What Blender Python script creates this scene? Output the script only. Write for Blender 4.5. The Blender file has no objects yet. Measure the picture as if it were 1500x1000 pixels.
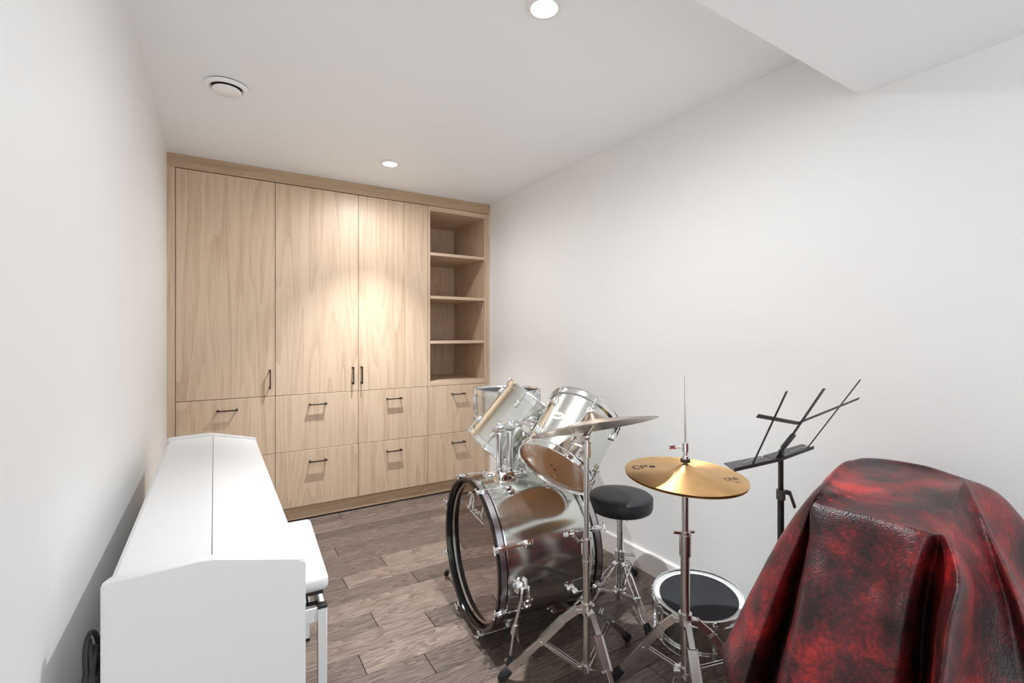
import bpy, bmesh, math, random
from mathutils import Vector as V, Matrix, Quaternion, noise

random.seed(7)
SC = bpy.context.scene
COL = SC.collection
PI = math.pi

# ------------------------------------------------------------------ camera, world, lights, exposure
H_CAM = 1.24
cam_data = bpy.data.cameras.new('camera')
cam = bpy.data.objects.new('camera', cam_data)
COL.objects.link(cam)
cam.location = (0, 0, H_CAM)
cam.rotation_euler = (PI / 2, 0, -math.radians(31.954))
cam_data.sensor_width = 36.0
cam_data.lens = 699.0 / 1500.0 * 36.0
cam_data.shift_y = -11.0 / 1500.0
cam_data.clip_start = 0.02
SC.camera = cam

world = bpy.data.worlds.new('world')
SC.world = world
world.use_nodes = True
world.node_tree.nodes['Background'].inputs[0].default_value = (0.94, 0.975, 1.0, 1)
world.node_tree.nodes['Background'].inputs[1].default_value = 2.25

SC.view_settings.view_transform = 'Standard'
SC.view_settings.look = 'None'
SC.view_settings.gamma = 1.0
SC.view_settings.use_curve_mapping = False
SC.view_settings.exposure = 0.12
SC.cycles.max_bounces = 14
SC.cycles.diffuse_bounces = 10
SC.cycles.glossy_bounces = 6

CEIL = 2.30
LAMPS = [(0.925, 2.916, CEIL), (0.907, 1.257, CEIL)]
# each recessed downlight: a strong beam down and a weaker wide spill from the same small lens
for lp in LAMPS:
    for nm, size, power, soft in (('downlight_beam', 86, 190.0, 1.0), ('downlight_spill', 178, 25.0, 0.75)):
        ld = bpy.data.lights.new(nm, 'SPOT')
        ld.spot_size = math.radians(size)
        ld.spot_blend = soft
        ld.shadow_soft_size = 0.014
        ld.energy = power
        ld.color = (0.955, 0.978, 1.0)
        lo = bpy.data.objects.new(nm, ld)
        lo.location = (lp[0], lp[1], lp[2] - 0.034)
        COL.objects.link(lo)

# ------------------------------------------------------------------ materials
def mat(name, color, rough=0.5, metal=0.0, **kw):
    m = bpy.data.materials.new(name)
    m.use_nodes = True
    b = m.node_tree.nodes['Principled BSDF']
    b.inputs['Base Color'].default_value = (*color, 1)
    b.inputs['Roughness'].default_value = rough
    b.inputs['Metallic'].default_value = metal
    for k, v in kw.items():
        b.inputs[k.replace('_', ' ')].default_value = v
    return m

def nd(m, typ, **kw):
    n = m.node_tree.nodes.new(typ)
    for k, v in kw.items():
        if k.startswith('i_'):
            n.inputs[k[2:].replace('_', ' ')].default_value = v
        else:
            setattr(n, k, v)
    return n

def lk(m, a, b):
    m.node_tree.links.new(a, b)

def bsdf(m):
    return m.node_tree.nodes['Principled BSDF']

def ramp(m, stops):
    r = nd(m, 'ShaderNodeValToRGB')
    e = r.color_ramp.elements
    while len(e) < len(stops):
        e.new(0.5)
    for i, (p, c) in enumerate(stops):
        e[i].position = p
        e[i].color = (*c, 1)
    return r

def add_bump(m, height, strength=0.1, distance=0.01):
    b = nd(m, 'ShaderNodeBump')
    b.inputs['Strength'].default_value = strength
    b.inputs['Distance'].default_value = distance
    lk(m, height, b.inputs['Height'])
    lk(m, b.outputs[0], bsdf(m).inputs['Normal'])
    return b

def paint(name, col, rough=0.55):
    m = mat(name, col, rough)
    t = nd(m, 'ShaderNodeTexCoord')
    n = nd(m, 'ShaderNodeTexNoise', i_Scale=420.0, i_Detail=3.0)
    lk(m, t.outputs['Object'], n.inputs['Vector'])
    add_bump(m, n.outputs['Fac'], 0.04, 0.002)
    return m

M = {}
M['wall'] = paint('wall_paint', (0.845, 0.848, 0.848), 0.5)
M['ceiling'] = paint('ceiling_paint', (0.905, 0.93, 0.95), 0.6)
M['trim'] = mat('trim_paint', (0.84, 0.83, 0.82), 0.35)

def oak(name, axis, light, dark, rough=0.42):
    """pale oak veneer, grain along the given object axis ('x' or 'z'), different on every object"""
    m = mat(name, light, rough)
    t = nd(m, 'ShaderNodeTexCoord')
    oi = nd(m, 'ShaderNodeObjectInfo')
    add = nd(m, 'ShaderNodeVectorMath', operation='ADD')
    sc = nd(m, 'ShaderNodeVectorMath', operation='SCALE')
    comb = nd(m, 'ShaderNodeCombineXYZ')
    for k in range(3):
        lk(m, oi.outputs['Random'], comb.inputs[k])
    lk(m, comb.outputs[0], sc.inputs[0])
    sc.inputs['Scale'].default_value = 17.0
    lk(m, t.outputs['Object'], add.inputs[0])
    lk(m, sc.outputs[0], add.inputs[1])
    def mapped(along, across):
        mp = nd(m, 'ShaderNodeMapping')
        mp.inputs['Scale'].default_value = (along if axis == 'x' else across, across, along if axis == 'z' else across)
        lk(m, add.outputs[0], mp.inputs['Vector'])
        return mp
    m1 = mapped(0.32, 4.6)
    n1 = nd(m, 'ShaderNodeTexNoise', i_Scale=1.0, i_Detail=2.0, i_Roughness=0.45)
    lk(m, m1.outputs[0], n1.inputs['Vector'])
    # cathedral figure: contour lines of the soft field
    mul = nd(m, 'ShaderNodeMath', operation='MULTIPLY'); mul.inputs[1].default_value = 15.0
    lk(m, n1.outputs['Fac'], mul.inputs[0])
    fr = nd(m, 'ShaderNodeMath', operation='FRACT'); lk(m, mul.outputs[0], fr.inputs[0])
    m2 = mapped(5.0, 230.0)
    n2 = nd(m, 'ShaderNodeTexNoise', i_Scale=1.0, i_Detail=3.0, i_Roughness=0.6)
    lk(m, m2.outputs[0], n2.inputs['Vector'])
    m3 = mapped(1.0, 22.0)
    n3 = nd(m, 'ShaderNodeTexNoise', i_Scale=1.0, i_Detail=2.0)
    lk(m, m3.outputs[0], n3.inputs['Vector'])
    a = nd(m, 'ShaderNodeMath', operation='MULTIPLY_ADD'); a.inputs[1].default_value = 0.20; a.inputs[2].default_value = 0.04
    lk(m, fr.outputs[0], a.inputs[0])
    b = nd(m, 'ShaderNodeMath', operation='MULTIPLY_ADD'); b.inputs[1].default_value = 0.62
    lk(m, n2.outputs['Fac'], b.inputs[0]); lk(m, a.outputs[0], b.inputs[2])
    c = nd(m, 'ShaderNodeMath', operation='MULTIPLY_ADD'); c.inputs[1].default_value = 0.45
    lk(m, n3.outputs['Fac'], c.inputs[0]); lk(m, b.outputs[0], c.inputs[2])
    r = ramp(m, [(0.40, dark), (0.72, light)])
    lk(m, c.outputs[0], r.inputs['Fac'])
    lk(m, r.outputs['Color'], bsdf(m).inputs['Base Color'])
    add_bump(m, n2.outputs['Fac'], 0.06, 0.002)
    return m

OAK_L, OAK_D = (0.62, 0.47, 0.335), (0.44, 0.305, 0.198)
M['oak_v'] = oak('oak_vertical_grain', 'z', OAK_L, OAK_D)
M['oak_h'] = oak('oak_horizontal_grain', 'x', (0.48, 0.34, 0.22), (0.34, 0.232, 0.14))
M['oak_s'] = oak('oak_shelf_grain', 'x', OAK_L, OAK_D)
M['gap_shade'] = mat('gap_shade', (0.03, 0.022, 0.016), 0.8)  # near-black colour that paints in the shade inside gaps and hollows
M['bronze'] = mat('dark_bronze', (0.045, 0.032, 0.026), 0.38, 0.7)

def plank_mat():
    m = mat('brown_oak_plank', (0.2, 0.14, 0.11), 0.42)
    t = nd(m, 'ShaderNodeTexCoord')
    oi = nd(m, 'ShaderNodeObjectInfo')
    comb = nd(m, 'ShaderNodeCombineXYZ')
    mulr = nd(m, 'ShaderNodeMath', operation='MULTIPLY'); mulr.inputs[1].default_value = 31.0
    lk(m, oi.outputs['Random'], mulr.inputs[0])
    for k in range(3):
        lk(m, mulr.outputs[0], comb.inputs[k])
    add = nd(m, 'ShaderNodeVectorMath', operation='ADD')
    lk(m, t.outputs['Object'], add.inputs[0]); lk(m, comb.outputs[0], add.inputs[1])
    mp = nd(m, 'ShaderNodeMapping'); mp.inputs['Scale'].default_value = (1.7, 11.0, 1.0)
    lk(m, add.outputs[0], mp.inputs['Vector'])
    n1 = nd(m, 'ShaderNodeTexNoise', i_Scale=1.0, i_Detail=3.0, i_Roughness=0.5)
    lk(m, mp.outputs[0], n1.inputs['Vector'])
    mul = nd(m, 'ShaderNodeMath', operation='MULTIPLY'); mul.inputs[1].default_value = 16.0
    lk(m, n1.outputs['Fac'], mul.inputs[0])
    fr = nd(m, 'ShaderNodeMath', operation='FRACT'); lk(m, mul.outputs[0], fr.inputs[0])
    mp2 = nd(m, 'ShaderNodeMapping'); mp2.inputs['Scale'].default_value = (10.0, 190.0, 1.0)
    lk(m, add.outputs[0], mp2.inputs['Vector'])
    n2 = nd(m, 'ShaderNodeTexNoise', i_Scale=1.0, i_Detail=3.0, i_Roughness=0.6)
    lk(m, mp2.outputs[0], n2.inputs['Vector'])
    a = nd(m, 'ShaderNodeMath', operation='MULTIPLY_ADD'); a.inputs[1].default_value = 0.30; a.inputs[2].default_value = 0.0
    lk(m, fr.outputs[0], a.inputs[0])
    b = nd(m, 'ShaderNodeMath', operation='MULTIPLY_ADD'); b.inputs[1].default_value = 0.6
    lk(m, n2.outputs['Fac'], b.inputs[0]); lk(m, a.outputs[0], b.inputs[2])
    r = ramp(m, [(0.24, (0.064, 0.043, 0.034)), (0.50, (0.146, 0.109, 0.090)), (0.74, (0.238, 0.188, 0.160))])
    lk(m, b.outputs[0], r.inputs['Fac'])
    # every board has its own tone
    mr = nd(m, 'ShaderNodeMapRange'); mr.inputs['To Min'].default_value = 0.68; mr.inputs['To Max'].default_value = 1.5
    lk(m, oi.outputs['Random'], mr.inputs['Value'])
    sc = nd(m, 'ShaderNodeVectorMath', operation='SCALE')
    lk(m, r.outputs['Color'], sc.inputs[0]); lk(m, mr.outputs[0], sc.inputs['Scale'])
    lk(m, sc.outputs[0], bsdf(m).inputs['Base Color'])
    add_bump(m, n2.outputs['Fac'], 0.18, 0.002)
    return m
M['plank'] = plank_mat()
M['joint'] = mat('floor_joint', (0.03, 0.02, 0.016), 0.8)

M['piano'] = mat('white_satin_lacquer', (0.71, 0.715, 0.72), 0.38)
M['piano_dark'] = mat('keyboard_black', (0.02, 0.02, 0.022), 0.4)
M['white_vinyl'] = mat('white_vinyl', (0.70, 0.705, 0.71), 0.5)
M['rubber'] = mat('black_rubber', (0.015, 0.015, 0.017), 0.6)
M['black_metal'] = mat('black_enamel', (0.018, 0.018, 0.02), 0.38)
M['chrome'] = mat('chrome', (0.86, 0.87, 0.88), 0.07, 1.0)
M['hoop_chrome'] = mat('hoop_chrome', (0.82, 0.83, 0.83), 0.12, 1.0)
M['steel'] = mat('worn_steel', (0.66, 0.64, 0.61), 0.26, 1.0)
M['vent_white'] = mat('vent_white_enamel', (0.93, 0.93, 0.92), 0.4)
M['clamp'] = mat('grey_plastic', (0.10, 0.10, 0.105), 0.4)
M['white_plastic'] = mat('white_plastic', (0.84, 0.84, 0.82), 0.4)

def shell_mat():
    m = mat('brushed_silver_shell', (0.70, 0.715, 0.68), 0.16, 1.0)
    t = nd(m, 'ShaderNodeTexCoord')
    mp = nd(m, 'ShaderNodeMapping'); mp.inputs['Scale'].default_value = (3, 3, 300)
    lk(m, t.outputs['Object'], mp.inputs['Vector'])
    n = nd(m, 'ShaderNodeTexNoise', i_Scale=1.0, i_Detail=3.0)
    lk(m, mp.outputs[0], n.inputs['Vector'])
    mr = nd(m, 'ShaderNodeMapRange'); mr.inputs['To Min'].default_value = 0.10; mr.inputs['To Max'].default_value = 0.24
    lk(m, n.outputs['Fac'], mr.inputs['Value'])
    lk(m, mr.outputs[0], bsdf(m).inputs['Roughness'])
    add_bump(m, n.outputs['Fac'], 0.02, 0.001)
    return m
M['shell'] = shell_mat()
M['head_mirror'] = mat('glossy_black_head', (0.50, 0.455, 0.44), 0.02, 1.0)
M['head_amber'] = mat('clear_head_over_maple', (0.42, 0.19, 0.075), 0.16, 0.0, Coat_Weight=0.6, Coat_Roughness=0.05)
M['head_white'] = mat('coated_white_head', (0.80, 0.80, 0.80), 0.5)
M['head_grey'] = mat('grey_drum_head', (0.045, 0.047, 0.052), 0.8, 0.0, Specular_IOR_Level=0.08)
M['pad'] = mat('black_foam_pad', (0.022, 0.023, 0.028), 0.85)
M['hoop_black'] = mat('black_lacquer_hoop', (0.006, 0.006, 0.007), 0.12)
M['inlay'] = mat('brushed_hoop_inlay', (0.50, 0.47, 0.50), 0.22, 1.0)
M['bolt_grey'] = mat('grey_bolt', (0.09, 0.07, 0.06), 0.5)
M['print_white'] = mat('white_print', (0.82, 0.80, 0.77), 0.5)
M['print_dark'] = mat('dark_print', (0.06, 0.03, 0.012), 0.5)
M['badge'] = mat('pewter_badge', (0.62, 0.62, 0.56), 0.35, 0.8)
M['felt'] = mat('black_felt', (0.02, 0.02, 0.02), 0.95)
M['grey_felt'] = mat('pale_felt', (0.7, 0.69, 0.67), 0.95)

def cymbal_mat(name, col, rough):
    m = mat(name, col, rough, 1.0)
    t = nd(m, 'ShaderNodeTexCoord')
    sep = nd(m, 'ShaderNodeSeparateXYZ'); lk(m, t.outputs['Object'], sep.inputs[0])
    x2 = nd(m, 'ShaderNodeVectorMath', operation='LENGTH')
    cb = nd(m, 'ShaderNodeCombineXYZ'); lk(m, sep.outputs[0], cb.inputs[0]); lk(m, sep.outputs[1], cb.inputs[1])
    lk(m, cb.outputs[0], x2.inputs[0])
    mu = nd(m, 'ShaderNodeMath', operation='MULTIPLY'); mu.inputs[1].default_value = 420.0
    lk(m, x2.outputs['Value'], mu.inputs[0])
    n = nd(m, 'ShaderNodeTexNoise', noise_dimensions='1D', i_Scale=1.0, i_Detail=2.0)
    lk(m, mu.outputs[0], n.inputs['W'])
    mot = nd(m, 'ShaderNodeTexNoise', i_Scale=14.0, i_Detail=3.0)
    lk(m, t.outputs['Object'], mot.inputs['Vector'])
    r = ramp(m, [(0.3, tuple(c * 0.78 for c in col)), (0.7, col)])
    lk(m, mot.outputs['Fac'], r.inputs['Fac'])
    lk(m, r.outputs['Color'], bsdf(m).inputs['Base Color'])
    tg = nd(m, 'ShaderNodeTangent', direction_type='RADIAL', axis='Z')
    lk(m, tg.outputs[0], bsdf(m).inputs['Tangent'])
    bsdf(m).inputs['Anisotropic'].default_value = 0.8
    bsdf(m).inputs['Anisotropic Rotation'].default_value = 0.25
    add_bump(m, n.outputs['Fac'], 0.06, 0.0015)
    return m
M['brass'] = cymbal_mat('lathed_brass', (0.84, 0.52, 0.225), 0.42)
M['bronze_cymbal'] = cymbal_mat('dull_bronze', (0.50, 0.395, 0.31), 0.25)

def leather():
    m = mat('red_black_leather', (0.3, 0.02, 0.02), 0.36, 0.0, Specular_IOR_Level=0.38)
    t = nd(m, 'ShaderNodeTexCoord')
    n1 = nd(m, 'ShaderNodeTexNoise', i_Scale=7.5, i_Detail=5.0, i_Roughness=0.58, i_Distortion=0.3)
    lk(m, t.outputs['Object'], n1.inputs['Vector'])
    n2 = nd(m, 'ShaderNodeTexNoise', i_Scale=120.0, i_Detail=3.0, i_Roughness=0.6)
    lk(m, t.outputs['Object'], n2.inputs['Vector'])
    a = nd(m, 'ShaderNodeMath', operation='MULTIPLY_ADD'); a.inputs[1].default_value = 0.34
    lk(m, n2.outputs['Fac'], a.inputs[0]); lk(m, n1.outputs['Fac'], a.inputs[2])
    r = ramp(m, [(0.56, (0.016, 0.007, 0.008)), (0.68, (0.075, 0.010, 0.012)), (0.78, (0.20, 0.014, 0.015)), (0.90, (0.44, 0.025, 0.020))])
    lk(m, a.outputs[0], r.inputs['Fac'])
    lk(m, r.outputs['Color'], bsdf(m).inputs['Base Color'])
    v = nd(m, 'ShaderNodeTexVoronoi', i_Scale=330.0)
    lk(m, t.outputs['Object'], v.inputs['Vector'])
    n3 = nd(m, 'ShaderNodeTexNoise', i_Scale=60.0, i_Detail=5.0, i_Roughness=0.65)
    lk(m, t.outputs['Object'], n3.inputs['Vector'])
    s = nd(m, 'ShaderNodeMath', operation='MULTIPLY_ADD'); s.inputs[1].default_value = 0.5
    lk(m, v.outputs['Distance'], s.inputs[0]); lk(m, n3.outputs['Fac'], s.inputs[2])
    add_bump(m, s.outputs[0], 0.32, 0.004)
    return m
M['leather'] = leather()

def vinyl():
    m = mat('black_vinyl', (0.018, 0.019, 0.022), 0.45)
    t = nd(m, 'ShaderNodeTexCoord')
    v = nd(m, 'ShaderNodeTexVoronoi', i_Scale=420.0)
    lk(m, t.outputs['Object'], v.inputs['Vector'])
    add_bump(m, v.outputs['Distance'], 0.12, 0.001)
    return m
M['vinyl'] = vinyl()
M['glow'] = mat('lit_lens', (1, 1, 1), 0.4, 0, Emission_Color=(1.0, 0.97, 0.93, 1), Emission_Strength=14.0)

# ------------------------------------------------------------------ geometry helpers
def empty(name, label, cat, loc=(0, 0, 0), quat=None, group=None):
    o = bpy.data.objects.new(name, None)
    COL.objects.link(o)
    o.location = loc
    o.empty_display_size = 0.05
    if quat is not None:
        o.rotation_mode = 'QUATERNION'
        o.rotation_quaternion = quat
    o['label'] = label
    o['category'] = cat
    if group:
        o['group'] = group
    return o

def link(name, me, m, parent=None):
    o = bpy.data.objects.new(name, me)
    COL.objects.link(o)
    if m is not None and not me.materials:
        me.materials.append(m)
    if parent is not None:
        o.parent = parent
    return o

def fin(name, bm, m, parent=None, smooth=40, label=None, recalc=True):
    if recalc:
        bmesh.ops.recalc_face_normals(bm, faces=bm.faces)
    me = bpy.data.meshes.new(name)
    bm.to_mesh(me)
    bm.free()
    if smooth:
        me.polygons.foreach_set('use_smooth', [True] * len(me.polygons))
        me.set_sharp_from_angle(angle=math.radians(smooth))
    o = link(name, me, m, parent)
    if label:
        o['label'] = label
    return o

def struct(o):
    o['kind'] = 'structure'
    return o

def tag(o, label, cat, group=None):
    o['label'] = label
    o['category'] = cat
    if group:
        o['group'] = group
    return o

def BM():
    return bmesh.new()

def box(bm, lo, hi, bev=0.0, seg=2, mtx=None):
    r = bmesh.ops.create_cube(bm, size=1.0)
    vs = r['verts']
    lo, hi = V(lo), V(hi)
    for v in vs:
        v.co = V(((lo[i] + hi[i]) / 2 + v.co[i] * (hi[i] - lo[i])) for i in range(3))
    if bev > 0:
        es = {e for v in vs for e in v.link_edges}
        res = bmesh.ops.bevel(bm, geom=list(es), offset=bev, segments=seg, affect='EDGES', profile=0.5)
        vs = list({v for f in res['faces'] for v in f.verts} | {v for v in vs if v.is_valid})
    if mtx is not None:
        for v in vs:
            v.co = mtx @ v.co
    return vs

def frame_z(d, up=None):
    """rotation whose z axis is d (and x axis as close to up as possible)"""
    z = V(d).normalized()
    u = V(up) if up is not None else (V((0, 0, 1)) if abs(z.z) < 0.9 else V((1, 0, 0)))
    y = z.cross(u).normalized()
    x = y.cross(z).normalized()
    return Matrix((x, y, z)).transposed()

def bar(bm, p, q, w, t, up=None, bev=0.0):
    """rectangular bar from p to q, w across (along up), t thick"""
    p, q = V(p), V(q)
    R = frame_z(q - p, up).to_4x4()
    R.translation = p
    return box(bm, (-w / 2, -t / 2, 0), (w / 2, t / 2, (q - p).length), bev, 1, R)

def lathe(bm, prof, n=32, mtx=None, close=False):
    """profile [(r,z)...] about z; points with r=0 become poles"""
    rings = []
    for r, z in prof:
        if r < 1e-6:
            v = bm.verts.new((0, 0, z)); rings.append([v])
        else:
            rings.append([bm.verts.new((r * math.cos(2 * PI * k / n), r * math.sin(2 * PI * k / n), z)) for k in range(n)])
    prs = list(zip(rings[:-1], rings[1:]))
    if close:
        prs.append((rings[-1], rings[0]))
    for a, b in prs:
        for k in range(n):
            j = (k + 1) % n
            if len(a) == 1 and len(b) == 1:
                continue
            if len(a) == 1:
                bm.faces.new((a[0], b[j], b[k]))
            elif len(b) == 1:
                bm.faces.new((a[k], a[j], b[0]))
            else:
                bm.faces.new((a[k], a[j], b[j], b[k]))
    vs = [v for r in rings for v in r]
    if mtx is not None:
        for v in vs:
            v.co = mtx @ v.co
    return vs

def rod(bm, p, q, r, n=12, r2=None):
    p, q = V(p), V(q)
    R = frame_z(q - p).to_4x4(); R.translation = p
    L = (q - p).length
    r2 = r if r2 is None else r2
    return lathe(bm, [(0, 0), (r, 0), (r2, L), (0, L)], n, R)

def ball(bm, c, r, n=12):
    k = max(4, n // 2)
    prof = [(r * math.sin(PI * i / k), -r * math.cos(PI * i / k)) for i in range(k + 1)]
    prof[0] = (0, -r); prof[-1] = (0, r)
    return lathe(bm, prof, n, Matrix.Translation(V(c)))

def tube(bm, pts, r, n=10, closed=False):
    pts = [V(p) for p in pts]
    N = len(pts)
    rings = []
    ref = None
    for i, p in enumerate(pts):
        if closed:
            t = pts[(i + 1) % N] - pts[i - 1]
        else:
            t = pts[min(i + 1, N - 1)] - pts[max(i - 1, 0)]
        t.normalize()
        if ref is None:
            ref = V((0, 0, 1)) if abs(t.z) < 0.9 else V((1, 0, 0))
        ref = (ref - t * ref.dot(t)).normalized()
        b = t.cross(ref)
        rr = r[i] if isinstance(r, (list, tuple)) else r
        rings.append([bm.verts.new(p + (ref * math.cos(2 * PI * k / n) + b * math.sin(2 * PI * k / n)) * rr) for k in range(n)])
    m = N if closed else N - 1
    for i in range(m):
        a, b = rings[i], rings[(i + 1) % N]
        for k in range(n):
            j = (k + 1) % n
            bm.faces.new((a[k], a[j], b[j], b[k]))
    if not closed:
        bm.faces.new(list(reversed(rings[0])))
        bm.faces.new(rings[-1])

def spline(pts, per=8, closed=False):
    pts = [V(p) for p in pts]
    N = len(pts)
    out = []
    rng = range(N) if closed else range(N - 1)
    for i in rng:
        if closed:
            p0, p1, p2, p3 = pts[i - 1], pts[i], pts[(i + 1) % N], pts[(i + 2) % N]
        else:
            p0, p1, p2, p3 = pts[max(i - 1, 0)], pts[i], pts[i + 1], pts[min(i + 2, N - 1)]
        for k in range(per):
            t = k / per
            out.append(0.5 * ((2 * p1) + (p2 - p0) * t + (2 * p0 - 5 * p1 + 4 * p2 - p3) * t * t + (3 * p1 - p0 - 3 * p2 + p3) * t ** 3))
    if not closed:
        out.append(pts[-1])
    return out

def extrude_poly(bm, pts, d, mtx=None):
    """prism over polygon pts (3D, planar), extruded by vector d"""
    a = [bm.verts.new(V(p)) for p in pts]
    b = [bm.verts.new(V(p) + V(d)) for p in pts]
    n = len(pts)
    bm.faces.new(a); bm.faces.new(list(reversed(b)))
    for k in range(n):
        bm.faces.new((a[k], b[k], b[(k + 1) % n], a[(k + 1) % n]))
    if mtx is not None:
        for v in a + b:
            v.co = mtx @ v.co
    return a + b

def obox(name, lo, hi, m, parent=None, bev=0.0, seg=2, smooth=40, label=None):
    bm = BM(); box(bm, lo, hi, bev, seg)
    return fin(name, bm, m, parent, smooth, label)

# ------------------------------------------------------------------ the room
XL, XR, YB = -0.235, 1.92, 3.42        # left wall, right wall, cabinet fronts
Y0, Y1 = -1.3, 4.05

fl = struct(obox('floor', (XL - 0.1, Y0, -0.06), (XR + 0.1, Y1, -0.006), M['joint']))
fl['label'] = 'brown oak plank floor'
# boards 0.128 m wide run across the room; the joints seen in the photograph come first
PW = 0.128
seen = {-1: [0.87], 0: [0.552, 1.45], -3: [0.59], -4: [0.795], -5: [0.472], -6: [0.69], 1: [0.785], 3: [0.59], 2: [1.25], -2: [1.32, 0.16]}
k = -34
while True:
    y = 2.395 + k * PW
    if y > 3.47:
        break
    joints = sorted(seen.get(k, []))
    if not joints:
        joints = [XL + random.uniform(0.3, 1.0)]
    while joints[0] > XL + 1.15:
        joints.insert(0, joints[0] - random.uniform(0.7, 1.05))
    while joints[-1] < XR - 1.15:
        joints.append(joints[-1] + random.uniform(0.7, 1.05))
    xs = [XL + 0.002] + [j for j in joints if XL + 0.05 < j < XR - 0.05] + [XR - 0.002]
    for a, b in zip(xs[:-1], xs[1:]):
        hx, hy = (b - a) / 2 - 0.0012, PW / 2 - 0.0008
        bm = BM()
        c = 0.0012
        lo = [bm.verts.new((sx * hx, sy * hy, -0.006)) for sx, sy in ((-1, -1), (1, -1), (1, 1), (-1, 1))]
        mi = [bm.verts.new((sx * hx, sy * hy, -c)) for sx, sy in ((-1, -1), (1, -1), (1, 1), (-1, 1))]
        to = [bm.verts.new((sx * (hx - c), sy * (hy - c), 0)) for sx, sy in ((-1, -1), (1, -1), (1, 1), (-1, 1))]
        bm.faces.new(to)
        for i in range(4):
            j = (i + 1) % 4
            bm.faces.new((lo[i], lo[j], mi[j], mi[i])); bm.faces.new((mi[i], mi[j], to[j], to[i]))
        p = fin('plank', bm, M['plank'], fl, 0)
        p.location = ((a + b) / 2, y + PW / 2, 0)
    k += 1

struct(obox('wall_left', (XL - 0.1, Y0, -0.06), (XL, Y1, CEIL), M['wall']))
struct(obox('wall_right', (XR, Y0, -0.06), (XR + 0.1, Y1, CEIL), M['wall']))
struct(obox('wall_back', (XL, Y1, -0.06), (XR, Y1 + 0.1, CEIL), M['wall']))
struct(obox('ceiling', (XL - 0.1, Y0, CEIL), (XR + 0.1, Y1 + 0.1, CEIL + 0.1), M['ceiling']))
b = struct(obox('ceiling_bulkhead', (XL, -0.35, 2.076), (XR, 0.772, CEIL), M['ceiling']))
b['label'] = 'dropped ceiling bulkhead across the room'

def baseboard(name, x, sgn):
    bm = BM()
    h, t = 0.107, 0.014
    pr = [(0, 0), (t, 0), (t, h - 0.006), (t - 0.005, h), (0, h)]
    extrude_poly(bm, [(x + sgn * a, Y0, z) for a, z in pr], (0, YB + 0.018 - Y0, 0))
    return struct(fin(name, bm, M['trim'], None, 30))
baseboard('baseboard_right', XR, -1)
baseboard('baseboard_left', XL, 1)

# ------------------------------------------------------------------ ceiling fixtures
def downlight(loc, label):
    t = empty('downlight', label, 'downlight', loc, None, 'recessed ceiling downlights')
    bm = BM()
    lathe(bm, [(0.040, 0.0), (0.058, 0.0), (0.062, -0.003), (0.058, -0.007), (0.044, -0.008), (0.040, -0.004)], 40, None, True)
    fin('trim_ring', bm, M['white_plastic'], t)
    bm = BM()
    lathe(bm, [(0.0405, -0.0005), (0.0405, -0.003), (0.03, -0.006), (0, -0.007)], 40)
    fin('lens', bm, M['glow'], t, label='lit white lens')
    return t
downlight(LAMPS[0], 'small round lit downlight in the ceiling near the oak cabinets')
downlight(LAMPS[1], 'bright round lit downlight at the top edge of the photo')

t = empty('air_vent', 'round white ceiling air vent with a central disc, near the left wall', 'vent', (0.045, 2.375, CEIL))
bm = BM()
lathe(bm, [(0.058, -0.004), (0.082, -0.004), (0.083, -0.010), (0.078, -0.015), (0.066, -0.016), (0.060, -0.011)], 48, None, True)
fin('flange', bm, M['vent_white'], t)
bm = BM()
lathe(bm, [(0, -0.016), (0.050, -0.016), (0.055, -0.020), (0.055, -0.026), (0.050, -0.030), (0, -0.032)], 48)
fin('disc', bm, M['vent_white'], t)
bm = BM()
lathe(bm, [(0, 0.0), (0.078, 0.0), (0.078, -0.0045), (0, -0.0045)], 40)
fin('throat', bm, M['gap_shade'], t, label='dark plate painted as the shaded opening behind the disc')  # solid plate, its dark colour imitates the unlit hollow of the duct
bm = BM(); rod(bm, (0, 0, -0.001), (0, 0, -0.018), 0.008)
fin('spindle', bm, M['white_plastic'], t)

# ------------------------------------------------------------------ built-in oak cabinets
EDGE = [-0.194, 0.333, 0.860, 1.380, 1.890]
Z_KICK, Z_MID, Z_DR, Z_TOP = 0.098, 0.840, 0.468, 2.217
G = 0.0016
FRONT = 0.020      # door thickness; carcass starts behind it
D_CAB = 0.60
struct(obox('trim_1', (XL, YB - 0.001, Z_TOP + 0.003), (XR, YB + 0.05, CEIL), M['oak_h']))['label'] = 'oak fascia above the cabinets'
struct(obox('trim_2', (XL, YB, 0.0), (EDGE[0] - G, YB + 0.05, Z_TOP + 0.002), M['oak_v']))['label'] = 'oak filler strip at the left wall'
struct(obox('trim_3', (EDGE[4] + G, YB, 0.0), (XR, YB + 0.05, Z_TOP + 0.002), M['oak_v']))['label'] = 'oak filler strip at the right wall'
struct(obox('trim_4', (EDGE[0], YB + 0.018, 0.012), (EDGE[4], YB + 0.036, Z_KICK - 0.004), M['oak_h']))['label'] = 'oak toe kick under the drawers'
struct(obox('trim_5', (EDGE[0], YB + 0.024, 0.0), (EDGE[4], YB + 0.040, 0.013), M['gap_shade']))['label'] = 'dark strip painted as the shade under the toe kick'  # solid strip coloured as shade, standing in for an empty gap

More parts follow.
